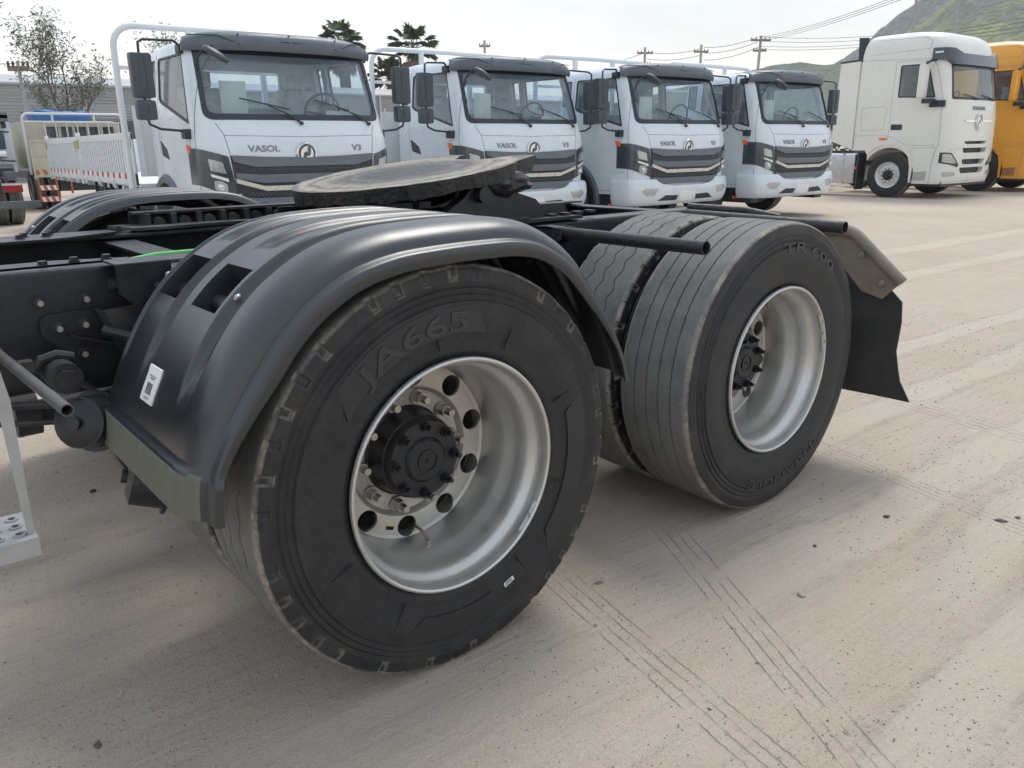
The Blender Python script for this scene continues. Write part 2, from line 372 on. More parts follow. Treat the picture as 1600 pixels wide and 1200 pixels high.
boltb = B(); boltb.cyl((0, .150, 0), (0, .146, 0), .0150, n=18); boltb.cyl((0, .146, 0), (0, .136, 0), .0125, n=6); boltb.cyl((0, .136, 0), (0, .120, 0), .0075, .0065, n=12)
bolt_me = boltb.mesh('hub_bolt')
def ring_of(name, me, mat, parent, n, r, a0, dy=0, sharp=30):
    first = None
    for k in range(n):
        a = R_(a0+360*k/n)
        if first is None:
            o = link(name, me, mat, parent, sharp); first = o
        else:
            o = first.copy(); COL.objects.link(o)
        o.location = (r*math.cos(a), dy, r*math.sin(a)); o.rotation_euler = (0, R_(17*k), 0)
def make_wheel(parent, pos, tyre_me, text=None, flip=False, rot=0, full=True, label=None):
    w_ = link('wheel', disc_me, m_rimdirt, parent, 30) if full else link('wheel', barrel_me, m_rim, parent, 30)
    w_.location = pos; w_.rotation_euler = (0, R_(rot), PI if flip else 0) if not flip else (0, R_(rot), PI)
    if label: w_['label'] = label
    t = link('tyre', tyre_me, m_tyre, w_, 28)
    if full:
        link('rim', barrel_me, m_rim, w_, 25)
        wheel_hub(w_)
        ring_of('wheel_nut', nut_me, m_nut, w_, 10, .148, 38-2)
        ring_of('hub_bolt', bolt_me, m_hub, w_, 8, .091, 42-2)
    return w_
tyre_zig = tyre_mesh(.52, .30, 'zig', 43)
tyre_str = tyre_mesh(.52, .30, 'straight', 0, 360)
tractor = root('tractor_chassis', (0, 0, 0), 0, 'bare black tractor chassis with tandem wheels, mudguards and a greasy coupling plate in the foreground', 'truck chassis')
AX1, AX2, ZC = 0.0, 1.412, .52
wf = make_wheel(tractor, (AX1, 0, ZC), tyre_zig, rot=-2, label='front near wheel with dusty shoulder and black hub')
wr = make_wheel(tractor, (AX2, 0, ZC), tyre_str, rot=21, label='rear near wheel with straight worn tread and deep silver rim')
# lettering, weights, stickers, valve
lb = B(); arc_text(lb, 'JA665', .388, 130, 83, -.0075, .066, .0022); lb.build('raised_lettering', m_letter, wf, 30)
def arc_pad(bld, r0, r1, a0, a1, y, th=.0012, n=24, skew0=0, skew1=0):
    vs = []; 
    for i in range(n+1):
        t = i/n
        for (r, s0, s1) in ((r0, 0, 0), (r1, skew0, skew1)):
            a = R_((a0+s0)*(1-t)+(a1+s1)*t)
            vs += [(r*math.cos(a), y, r*math.sin(a)), (r*math.cos(a), y+th+.006, r*math.sin(a))]
    fs = []
    for i in range(n):
        k = i*4; fs += [(k, k+4, k+6, k+2), (k, k+1, k+5, k+4), (k+2, k+6, k+7, k+3)]
    fs += [(0, 2, 3, 1), (n*4, n*4+1, n*4+3, n*4+2)]
    bld.add(vs, fs)
m_pan = M('tyre_panel', (.020, .021, .023), .5, 0, .15, 30, .2, 200)
for a0, a1 in ((142, 74), (248, 282), (318, 372)):
    pad = B(); arc_pad(pad, .362, .426, a0, a1, -.0070, n=30, skew0=-7, skew1=5); pad.build('raised_panel', m_pan, wf, 30)
for a in (20, 62, 96, 150, 200, 236, 300, 340):
    rib = B(); arc_pad(rib, .33, .43, a, a+.25, -.0072, n=1); rib.build('mould_line', m_letter, wf, 30)
for tx, rr_, a0, a1 in (('TR 600', .432, 97, 50), ('TRIANGLE', .420, -50, -112)):
    lb = B(); arc_text(lb, tx, rr_, a0, a1, -.0052 if rr_ > .43 else -.0072, .048, .0022); q = lb.build('raised_lettering', m_letter, wr, 30); q.rotation_euler = (0, R_(-21), 0)
def vstem(a, par, r=.232, y=.2):
    v_ = B(); c, s = math.cos(R_(a)), math.sin(R_(a))
    v_.tube([(r*c*.92, .215, r*s*.92), (r*c*.93, .185, r*s*.93), (r*c*.97, .172, r*s*.97), (r*c*1.0, .160, r*s*1.0)], [.004, .0045, .0045, .0055], 8)
    v_.cyl((r*c, .160, r*s), (r*c*1.02, .148, r*s*1.02), .0062, n=10); v_.build('valve_stem', M('valve_brass', (.5, .42, .30), .4, .8), par)
vstem(-92, wf); vstem(78-0, wr)
def weight(a0, a1, par, n=10):
    v_ = B(); pts = []
    for i in range(n+1):
        a = R_(a0+(a1-a0)*i/n); pts.append((.2875*math.cos(a), .004, .2875*math.sin(a)))
    rs = [.004]+[.0065]*(n-1)+[.004]
    v_.tube(pts, rs, 8); v_.box(pts[n//2][0]-.002, pts[n//2][0]+.002, -.008, .004, pts[n//2][2], pts[n//2][2]+.012); v_.build('balance_weight', m_lead, par, 40)
weight(-50, -32, wf); weight(36+21, 20+21, wr); weight(18+21, 4+21, wr)
def sticker(par, a, r, y, wd, ht, name='sticker', base=m_white, ink=True, tilt=0):
    v_ = B(); a_ = R_(a)
    c, s = math.cos(a_), math.sin(a_)
    def P(u, v2, dy): # u tangential v radial
        rr = r+v2; return (rr*c-u*s, y-dy, rr*s+u*c)
    def q(u0, u1, v0, v1, dy, mi): v_.add([P(u0, v0, dy), P(u1, v0, dy), P(u1, v1, dy), P(u0, v1, dy), P(u0, v0, dy-.0008), P(u1, v0, dy-.0008), P(u1, v1, dy-.0008), P(u0, v1, dy-.0008)], [(0, 1, 2, 3), (0, 4, 5, 1), (1, 5, 6, 2), (2, 6, 7, 3), (3, 7, 4, 0)], mi)
    q(-wd/2, wd/2, -ht/2, ht/2, 0, 0)
    if ink:
        for k in range(9): q(-wd*.38+k*wd*.085, -wd*.38+k*wd*.085+wd*(.03 if k % 2 else .05), -ht*.2, ht*.32, .0006, 1)
        q(-wd*.3, wd*.3, -ht*.38, -ht*.30, .0006, 1)
    return v_.build(name, [base, m_ink], par, 30)
sticker(wf, -69, .374, -.0068, .034, .014)
sticker(wf, -113, .212, .2210, .024, .010, 'warning_label', m_hole, False); sticker(wf, -113, .2045, .2215, .022, .004, 'warning_strip', m_yel, False)
sticker(wr, 55+21, .205, .2215, .020, .018, 'warning_label', M('label_cream', (.6, .55, .3), .5), True)
# inner duals and the far side
ch0 = None
def plain_wheel(pos, flip, tm, rot=0):
    w_ = link('wheel', barrel_me, m_rim, tractor, 25); w_.location = pos; w_.rotation_euler = (0, R_(rot), PI if flip else 0)
    link('tyre', tm, m_tyre, w_, 28); return w_
inner_y = .335
w1 = plain_wheel((AX1, inner_y, ZC), False, tyre_zig, 11); w2 = plain_wheel((AX2, inner_y, ZC), False, tyre_zig, 4)
for x in (AX1, AX2):
    plain_wheel((x, 2.5, ZC), True, tyre_zig, 5); plain_wheel((x, 2.5-inner_y, ZC), True, tyre_zig, 31)
# ---- axles, differential, springs
m_blk = M('chassis_black', (.011, .013, .018), .40, 0, .2, 12, .25, 60, dust=.10, dustcol=(.11, .105, .10), dscale=4)
m_blk2 = M('chassis_black_dusty', (.016, .017, .020), .55, 0, .2, 12, .3, 60, dust=.42, dustcol=(.13, .115, .095), dscale=6)
m_grease = M('grease_black', (.010, .010, .011), .32, 0, .3, 30, 1.0, 55, dust=.2, dustcol=(.10, .085, .065), dscale=12)
for x in (AX1, AX2):
    b = B(); b.cyl((x, .25, ZC), (x, 2.25, ZC), .075, n=20); b.lathe([(1.05, .03), (1.06, .12), (1.12, .20), (1.25, .22), (1.38, .20), (1.44, .12), (1.45, .03)], 24, (x, 0, ZC)); b.cyl((x-.35, 1.25, ZC+.03), (x, 1.25, ZC+.03), .09, .14, n=16)
    b.build('axle', m_blk2, tractor)
    for yy in (.66, 1.84):
        b = B(); s_ = 1 if yy < 1.25 else -1; b.lathe([(yy-.385*s_, .10), (yy-.380*s_, .19), (yy-.3*s_, .205), (yy+.03*s_, .205), (yy+.04*s_, .10)], 32, (x, 0, ZC)); b.build('brake_drum', m_blk2, tractor)  # drum drawn out behind the disc to keep the hand holes dark
for s_, yy in ((1, .745), (-1, 1.755)):
    for k in range(6):
        b = B(); h = .62+.028*k; ln = .68-.07*k; pts = []
        for i in range(13):
            t = -1+2*i/12; pts.append((AX2/2+t*ln, h+.06*t*t*-1))
        poly = [(p[0], p[1]) for p in pts]+[(p[0], p[1]+.022) for p in reversed(pts)]
        b.prism(poly, 'y', yy-.045, yy+.045); b.build('spring_leaf', m_blk2, tractor)
# ---- frame rails: C section, web outside
def rail(yweb, inward, x0=-2.6, x1=2.0, z0=.700, z1=1.012):
    b = B(); t = .009; fl = .09*inward; rr = .014
    prof = round_poly([(yweb, z0), (yweb+fl, z0), (yweb+fl, z0+t), (yweb+t*inward, z0+t), (yweb+t*inward, z1-t), (yweb+fl, z1-t), (yweb+fl, z1), (yweb, z1)], [rr, 0, 0, .006, .006, 0, 0, rr], 4)
    b.prism(prof, 'x', x0, x1); return b.build('frame_rail', m_blk, tractor, 30)
rail(.82, 1); rail(1.68, -1)
# crossmembers
for x in (-.95, -.30, .35, 1.05, 1.97):
    b = B(); b.box(x-.005, x+.005, .835, 1.665, .74, .985); b.box(x-.05, x+.05, .835, 1.665, .985, .993); b.box(x-.05, x+.05, .835, 1.665, .735, .743); b.build('crossmember', m_blk, tractor)
# top plates with bolt heads on the near and far rail
bh = B(); bh.cyl((0, 0, 0), (0, 0, .003), .015, n=16); bh.cyl((0, 0, .003), (0, 0, .013), .0115, n=6); bolt_up = bh.mesh('bolt')
bh = B(); bh.cyl((0, 0, 0), (0, -.005, 0), .017, n=18); bh.cyl((0, -.005, 0), (0, -.018, 0), .0135, n=6); bh.cyl((0, -.018, 0), (0, -.036, 0), .0078, n=12); bolt_side = bh.mesh('bolt')
def bolts(me, pts, mat, rx=0):
    f0 = None
    for i, p in enumerate(pts):
        if f0 is None: o = f0 = link('bolt', me, mat, tractor, 30)
        else: o = f0.copy(); COL.objects.link(o)
        o.location = p
b = B(); b.prism([(-1.1, 1.50), (-.50, 1.50), (-.30, 1.60), (-.30, 1.70), (-1.1, 1.70)], 'z', 1.016, 1.024); b.build('gusset_plate', m_blk, tractor)
b = B(); b.prism([(-1.2, .86), (-.48, .86), (-.44, .93), (-.62, 1.0), (-1.2, 1.0)], 'z', 1.004, 1.012); b.build('gusset_plate', m_blk, tractor)
bolts(bolt_up, [(-.60, 1.58, 1.024), (-.52, 1.60, 1.024), (-.58, 1.64, 1.024), (-.50, 1.66, 1.024), (-.28, 1.66, 1.024), (-.20, 1.66, 1.012), (-.58, .93, 1.012), (-.50, .93, 1.012), (-.66, .90, 1.012)], m_blk)
bolts(bolt_side, [(-.70, .82, .935), (-.595, .82, .932), (-.672, .795, .870), (-.612, .795, .872), (-.625, .795, .797), (-.40, .82, .93), (1.30, .82, .88), (1.5, .82, .88), (1.62, .82, .96), (1.2, .82, .80)], m_nut if False else m_blk2)
tip = B(); tip.cyl((0, -.036, 0), (0, -.044, 0), .0072, n=12); tipm = tip.mesh('stud_tip')
for p in [(-.70, .82, .935), (-.595, .82, .932), (-.672, .795, .870), (-.612, .795, .872), (-.625, .795, .797)]:
    o = link('stud_tip', tipm, m_nut, tractor); o.location = p
# spring hanger bracket on the web
b = B(); b.prism(round_poly([(-.705, .900), (-.575, .905), (-.505, .79), (-.50, .70), (-.60, .69), (-.655, .745), (-.66, .80), (-.71, .85)], .02), 'y', .796, .818)
b.prism([(-.585, .905), (-.570, .905), (-.500, .70), (-.512, .70)], 'y', .735, .797); b.prism([(-.65, .845), (-.52, .80), (-.52, .806), (-.65, .851)], 'y', .755, .797)
b.build('spring_hanger', m_blk, tractor)
b = B(); b.prism(round_poly([(-.575, .90), (-.40, .91), (-.38, .66), (-.50, .68)], .015), 'y', .74, .775); b.prism(round_poly([(-.51, .855), (-.44, .86), (-.43, .77), (-.50, .77)], .01), 'y', .732, .742); b.build('cast_bracket', m_blk2, tractor)
b = B(); b.cyl((-.700, .76, .775), (-.700, .62, .775), .038, n=24); b.cyl((-.700, .62, .775), (-.700, .605, .775), .026, n=6)
b.tube([(-.80, .70, .795), (-.775, .70, .80), (-.75, .69, .795), (-.735, .69, .815), (-.70, .69, .822), (-.665, .69, .81)], .012, 8); b.box(-.785, -.755, .665, .70, .80, .82); b.build('stabiliser_mount', m_blk2, tractor)
b = B(); b.prism([(-.535, 1.022), (-.40, 1.022), (-.40, .915), (-.50, .915), (-.535, .95)], 'y', .70, .706); b.box(-.535, -.40, .706, .82, 1.017, 1.023); b.box(-.405, -.40, .706, .82, .915, 1.017); b.build('box_bracket', m_blk, tractor)
b = B(); b.prism([(-.40, 1.0), (-.30, 1.0), (-.30, .86)], 'y', .66, .666); b.cyl((-.36, .7, .955), (-.36, .82, .955), .03, n=18); b.box(-.40, -.28, .66, .82, .993, .999); b.build('valve_bracket', m_blk2, tractor)
# air lines inside the frame, green hose
b = B(); b.tube([(-.75, .95, .975), (-.50, .97, .990), (-.35, 1.0, 1.003), (-.15, 1.03, 1.0), (.1, 1.05, .97)], .007, 8); b.build('green_hose', M('hose_green', (.10, .50, .12), .4), tractor)
b = B(); b.tube([(-1.3, .98, .95), (-.8, 1.0, .94), (-.4, 1.02, .93), (.2, 1.02, .93)], .014, 8); b.build('air_hose', m_blk, tractor)
b = B(); b.tube([(-1.3, 1.06, .93), (-.8, 1.05, .93), (-.4, 1.09, .92), (.2, 1.1, .93)], .010, 8); b.build('air_hose', m_blk, tractor)
# far-side bracket with a row of cast ribs
b = B(); b.box(-.20, .50, 1.72, 1.80, 1.068, 1.076); b.box(-.20, .50, 1.80, 1.806, 1.0, 1.068)
for k in range(7): b.box(-.17+k*.095, -.15+k*.095, 1.70, 1.80, 1.01, 1.068); b.cyl((-.12+k*.095, 1.70, 1.035), (-.12+k*.095, 1.76, 1.035), .022, n=10)
b.build('ribbed_bracket', m_blk2, tractor)
b = B(); b.prism([(-.24, 1.62), (-.14, 1.60), (.1, 1.62), (.30, 1.60), (.30, 1.66), (.08, 1.70), (-.12, 1.70), (-.22, 1.80), (-.28, 1.80)], 'z', 1.020, 1.030); b.build('gusset_plate', m_blk2, tractor)
# brake chambers
def chamber(p0, p1, r, par=tractor):
    p0 = Vector(p0); p1 = Vector(p1); d = p1-p0; b = B()
    def P(t): return p0+d*t
    b.cyl(P(0), P(.06), r*.55, r*.86, 24); b.cyl(P(.06), P(.45), r*.90, r*.94, 24); b.cyl(P(.45), P(.50), r*1.12, r*1.12, 24); b.cyl(P(.50), P(.9), r*.94, r*.86, 24); b.cyl(P(.9), P(1), r*.86, r*.5, 24)
    b.cyl(P(-.07), P(0), r*.22, r*.22, 12); o = b.build('brake_chamber', m_blk, par); return o
chamber((-.700, .60, .668), (-.585, .72, .622), .070)
chamber((-.640, .45, .560), (-.47, .40, .505), .072)
chamber((-.585, 2.32, .525), (-.36, 2.22, .515), .082)
b = B(); b.tube([(-.60, .42, .70), (-.56, .45, .73), (-.50, .5, .70), (-.47, .55, .62)], .022, 10); b.build('brake_hose', m_blk2, tractor)
b = B(); b.box(-.56, -.535, .40, .43, .56, .68); b.build('hose_clip', M('bracket_zinc', (.30, .28, .23), .5, .4, dust=.4), tractor)
for i_, (pts, r) in enumerate([([(-.9, .80, .70), (-.74, .76, .685), (-.62, .72, .66), (-.52, .66, .60), (-.44, .62, .56)], .010), ([(-.9, .78, .66), (-.72, .74, .64), (-.60, .68, .69), (-.50, .60, .72), (-.40, .60, .66)], .008),
    ([(-.66, .78, .74), (-.62, .70, .70), (-.57, .64, .73), (-.50, .60, .70)], .007), ([(-.58, .72, .86), (-.52, .66, .84), (-.47, .64, .76), (-.46, .60, .66)], .012), ([(-.46, .74, .98), (-.42, .66, .94), (-.38, .64, .86), (-.37, .66, .76)], .008)]):
    b = B(); b.tube(pts, r, 8); b.build('air_line', m_blk2, tractor)
b = B(); b.cyl((-.74, 1.0, .60), (-.30, 1.0, .60), .035, n=18); b.cyl((-.78, 1.0, .60), (-.72, 1.0, .60), .06, n=20); b.cyl((-.34, 1.0, .60), (-.28, 1.0, .60), .06, n=20); b.build('torque_rod', m_blk2, tractor)
b = B(); b.box(-.70, -.56, .66, .74, .60, .69, bev=.012); b.box(-.66, -.60, .64, .66, .62, .67, bev=.006); b.build('relay_valve', m_blk2, tractor)
for k in range(3): b = B(); b.cyl((-.685+k*.045, .655, .645), (-.685+k*.045, .635, .645), .011, n=6); b.build('hose_fitting', MATS['hub_black'] if k else m_nut, tractor)
b = B(); b.prism([(-.66, .70), (-.50, .70), (-.47, .60), (-.52, .50), (-.60, .50), (-.64, .60)], 'y', .60, .66); b.build('spring_seat', m_blk2, tractor)
b = B(); b.box(-.50, -.28, .70, .80, .70, .78, bev=.01); b.box(-.47, -.31, .69, .70, .715, .765); b.build('sensor_box', m_blk, tractor)
bolts(bolt_side, [(-.80, .82, .93), (-.90, .82, .93), (-.52, .82, .96), (-.80, .82, .80), (-.56, .60, .58), (-.545, .60, .66)], m_blk2)
for x in (-.10, .12, 1.30, 1.52):
    for y in (.69, .80): b = B(); b.tube([(x, y, .48), (x, y, .76), (x, y, .80)], .010, 8); b.build('u_bolt', m_blk2, tractor)
# ---- stay tubes
m_tubedark = M('tube_black', (.018, .019, .022), .48, 0, .25, 20, .8, 45, dust=.25, dustcol=(.16, .14, .12), dscale=8)
m_tubegrey = M('tube_grey_worn', (.085, .080, .075), .5, .2, .25, 14, .5, 60, dust=.3, dustcol=(.20, .17, .14))
b = B(); b.pipe((1.0, .70, .985), (1.0, .045, .985), .0225, .0185, 28); b.build('stay_tube', m_tubedark, tractor)
b = B(); b.pipe((1.765, .72, 1.004), (1.765, .0, .995), .0225, .0185, 28); b.build('stay_tube', m_tubedark, tractor)
b = B(); b.pipe((-.825, .82, .845), (-.795, .10, .848), .0118, .0095, 24); b.cyl((-.825, .83, .845), (-.822, .72, .845), .017, n=20); b.build('stay_tube', m_tubegrey, tractor)
for x in (1.0, 1.765):
    b = B(); b.prism([(.66, .965), (.82, .90), (.82, 1.0), (.74, 1.01), (.66, 1.006)], 'x', x-.040, x-.034); b.prism([(.66, .965), (.82, .90), (.82, 1.0), (.74, 1.01), (.66, 1.006)], 'x', x+.034, x+.040); b.box(x-.07, x+.07, .81, .819, .90, 1.005); b.box(x-.04, x+.04, .70, .82, 1.0, 1.006)
    b.build('tube_bracket', m_blk2, tractor)
b = B(); b.tube([(1.93, .84, 1.02), (2.02, .60, 1.01), (2.06, .45, .985)], .018, 12); b.build('rear_stay', m_tubedark, tractor)
# top of frame near the fifth wheel: mounting angle plates
for yy, s in ((.86, 1), (1.64, -1)):
    b = B(); b.box(.30, 1.22, yy-.055, yy+.055, 1.018, 1.030); b.box(.30, 1.22, yy+s*.045, yy+s*.055, 1.018, 1.075)
    b.build('mounting_angle', m_blk, tractor)
for k in range(4):
    b = B(); b.box(1.10+k*.07-.02, 1.10+k*.07+.015, .835, .875, 1.0305+.001*k, 1.040+.001*k); b.build('shim', M('dark_gap2', (.02, .02, .022), .6), tractor)
# ---- fifth wheel
TIL = math.atan2(.125, .93)
fw_c = Vector((.695, 1.25, 1.205))
def fw_pt(x, y, z): # local plate -> world, tilted about y
    return (fw_c.x+x*math.cos(TIL)-z*math.sin(TIL), fw_c.y+y, fw_c.z+x*math.sin(TIL)+z*math.cos(TIL))
def fw_outline():
    pts = []
    for i in range(65):
        a = R_(52+(308-52)*i/64); r = .445*(1+.006*math.sin(9*a)+.004*math.sin(23*a)); pts.append((r*math.cos(a), r*math.sin(a)))
    pts += [(.33, -.33), (.43, -.28), (.44, -.20), (.38, -.165), (.30, -.085), (.06, -.05), (.02, -.028), (.02, .028), (.06, .05), (.30, .085), (.38, .165), (.44, .20), (.43, .28), (.33, .33)]
    return pts
ol = fw_outline()
bm = bmesh.new()
top = [bm.verts.new((p[0], p[1], 0)) for p in ol]; f = bm.faces.new(top)
bmesh.ops.triangulate(bm, faces=[f]); bmesh.ops.subdivide_edges(bm, edges=bm.edges[:], cuts=3, use_grid_fill=True)
bmesh.ops.subdivide_edges(bm, edges=[e_ for e_ in bm.edges if e_.calc_length() > .03], cuts=1)
g = bmesh.ops.extrude_face_region(bm, geom=bm.faces[:]); 
for q in g['geom']:
    if isinstance(q, bmesh.types.BMVert): q.co.z -= .044
for q in bm.verts:
    x, y, z = q.co
    if x > .40: z -= (x-.40)*.10+(.0 if z > -.02 else -.022)      # the ramps thin and drop
    nzv = mnoise.noise(Vector((x*14, y*14, z*20)))*.004+mnoise.noise(Vector((x*50, y*50, z*30)))*.0015
    edge_ = math.hypot(x, y)/.455
    nzv *= 1+1.8*(z < -.01)
    if z < -.01 and edge_ > .85: nzv -= .012*(.5+mnoise.noise(Vector((x*9, y*9, 4))))
    if edge_ > .93: k_ = 1+mnoise.noise(Vector((x*25, y*25, z*40)))*.010; x *= k_; y *= k_
    if z > -.01: nzv *= .35
    q.co = fw_pt(x, y, z+nzv)
bmesh.ops.recalc_face_normals(bm, faces=bm.faces)
me = bpy.data.meshes.new('fifth_wheel'); bm.to_mesh(me); bm.free()
def fw_material():
    m = bpy.data.materials.new('fifth_wheel_plate'); m.use_nodes = True; n = m.node_tree.nodes; l = m.node_tree.links; b = n['Principled BSDF']
    t = n.new('ShaderNodeTexCoord'); mp_ = n.new('ShaderNodeMapping'); mp_.inputs['Location'].default_value = (-.69, -1.25, 0); l.new(t.outputs['Object'], mp_.inputs[0])
    s = n.new('ShaderNodeSeparateXYZ'); l.new(mp_.outputs[0], s.inputs[0])
    vl = n.new('ShaderNodeVectorMath'); vl.operation = 'LENGTH'; cxy = n.new('ShaderNodeCombineXYZ'); l.new(s.outputs[0], cxy.inputs[0]); l.new(s.outputs[1], cxy.inputs[1]); l.new(cxy.outputs[0], vl.inputs[0])
    a = n.new('ShaderNodeTexNoise'); a.inputs['Scale'].default_value = 9; a.inputs['Detail'].default_value = 9; a.inputs['Roughness'].default_value = .75; a.inputs['Distortion'].default_value = .25; l.new(mp_.outputs[0], a.inputs[0])
    # rings: worn dusty outside, wet grease inside with scuffed arcs
    ad = n.new('ShaderNodeMath'); ad.operation = 'MULTIPLY_ADD'; l.new(a.outputs[0], ad.inputs[0]); ad.inputs[1].default_value = .20; l.new(vl.outputs['Value'], ad.inputs[2])
    r = n.new('ShaderNodeValToRGB'); e = r.color_ramp; e.elements[0].position = .22; e.elements[0].color = (.012, .012, .013, 1); e.elements[1].position = .60; e.elements[1].color = (.14, .115, .090, 1)
    for p, c in ((.27, (.02, .019, .018, 1)), (.31, (.10, .085, .07, 1)), (.335, (.022, .02, .018, 1)), (.39, (.15, .13, .105, 1)), (.44, (.28, .235, .175, 1)), (.455, (.05, .045, .04, 1)), (.475, (.22, .18, .135, 1)), (.50, (.34, .28, .21, 1)), (.535, (.06, .052, .045, 1))):
        q = e.elements.new(p); q.color = c
    l.new(ad.outputs[0], r.inputs[0])
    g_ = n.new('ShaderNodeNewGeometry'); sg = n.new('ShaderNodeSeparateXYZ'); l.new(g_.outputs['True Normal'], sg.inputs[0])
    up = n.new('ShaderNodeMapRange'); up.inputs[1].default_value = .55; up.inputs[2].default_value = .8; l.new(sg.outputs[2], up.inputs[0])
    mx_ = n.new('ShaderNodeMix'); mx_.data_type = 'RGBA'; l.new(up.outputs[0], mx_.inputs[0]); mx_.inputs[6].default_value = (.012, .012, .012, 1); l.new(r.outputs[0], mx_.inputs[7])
    l.new(mx_.outputs[2], b.inputs['Base Color']); b.inputs['Roughness'].default_value = .5
    bb = n.new('ShaderNodeBump'); bb.inputs['Strength'].default_value = .9; bb.inputs['Distance'].default_value = .006; c = n.new('ShaderNodeTexNoise'); c.inputs['Scale'].default_value = 45; c.inputs['Detail'].default_value = 6; l.new(t.outputs['Object'], c.inputs[0]); l.new(c.outputs[0], bb.inputs['Height']); l.new(bb.outputs[0], b.inputs['Normal'])
    return m
fifth = link('fifth_wheel', me, fw_material(), tractor, 40); fifth['label'] = 'round coupling plate smeared with black grease and tan dust'
# ribs, lock housing and saddles below
b = B()
for a in range(100, 262, 20):
    c, s = math.cos(R_(a)), math.sin(R_(a))
    p = [fw_pt(.20*c, .20*s, -.044), fw_pt(.43*c, .43*s, -.044), fw_pt(.41*c, .41*s, -.075), fw_pt(.20*c, .20*s, -.12)]
    d = Vector((-s, c, 0))*.008
    vs = [Vector(q)+d for q in p]+[Vector(q)-d for q in p]; b.add(vs, [(0, 1, 2, 3), (7, 6, 5, 4), (0, 4, 5, 1), (1, 5, 6, 2), (2, 6, 7, 3), (3, 7, 4, 0)])
b.box(.55, .98, 1.10, 1.40, 1.095, 1.165, bev=.02); b.build('coupling_ribs', m_grease, fifth)
lump = bmesh.new(); bmesh.ops.create_icosphere(lump, subdivisions=4, radius=1)
for q in lump.verts:
    d = mnoise.noise(q.co*2.2)*.25+mnoise.noise(q.co*6)*.12
    q.co = Vector((.87+q.co.x*.15*(1+d), .91+q.co.y*.07*(1+d), 1.160+q.co.z*.058*(1+d)))
me = bpy.data.meshes.new('grease_lump'); lump.to_mesh(me); lump.free(); link('grease_lump', me, m_grease, fifth, 80)
for yy in (.86, 1.64):
    b = B(); b.prism([(.50, 1.032), (.96, 1.032), (.80, 1.12), (.76, 1.165), (.70, 1.165), (.66, 1.12)], 'y', yy-.025, yy+.025); b.cyl((.73, yy-.06, 1.13), (.73, yy+.06, 1.13), .028, n=18)
    b.prism([(.53, 1.032), (.93, 1.032), (.93, 1.04), (.53, 1.04)], 'y', yy-.07, yy+.07); b.build('saddle', m_blk, fifth)
b = B(); b.prism([(.95, 1.025), (1.10, 1.025), (1.02, 1.10), (.85, 1.15), (.80, 1.12)], 'y', .86, .872); b.box(.96, 1.06, .95, 1.10, 1.04, 1.10, bev=.01); b.build('release_bracket', m_blk, fifth)
# ---- mudguards
GP = [(-.632, .600), (-.628, .655), (-.618, .700), (-.590, .770), (-.550, .850), (-.505, .920), (-.455, .980), (-.385, 1.040), (-.285, 1.095), (-.17, 1.124), (-.05, 1.133), (.08, 1.135), (.18, 1.131), (.27, 1.112), (.36, 1.066), (.43, 1.005), (.49, .925), (.545, .820), (.585, .720), (.600, .668)]
def spline(P, n):
    P = [Vector((p[0], p[1])) for p in P]; out = []
    seg = len(P)-1
    for i in range(n+1):
        u = i/n*seg; k = min(int(u), seg-1); t = u-k
        p0 = P[max(k-1, 0)]; p1 = P[k]; p2 = P[k+1]; p3 = P[min(k+2, seg)]
        out.append(.5*((2*p1)+(-p0+p2)*t+(2*p0-5*p1+4*p2-p3)*t*t+(-p0+3*p1-3*p2+p3)*t*t*t))
    return out
def sstep(a, b_, x): t = max(0, min(1, (x-a)/(b_-a))); return t*t*(3-2*t)
m_guard = M('guard_plastic', (.0125, .015, .0195), .35, 0, .14, 4, .12, 420, dust=.16, dustcol=(.06, .058, .055), dscale=3.2, spec=.8, rvar=.07, coat=.12); m_guard.node_tree.nodes['Principled BSDF'].inputs['Coat Roughness'].default_value = .30
m_dustband = M('guard_dusty_band', (.13, .125, .10), .75, 0, .18, 6, .3, 120, dust=.3, dustcol=(.20, .18, .14), dscale=5, stretch=(1, 6, .8))
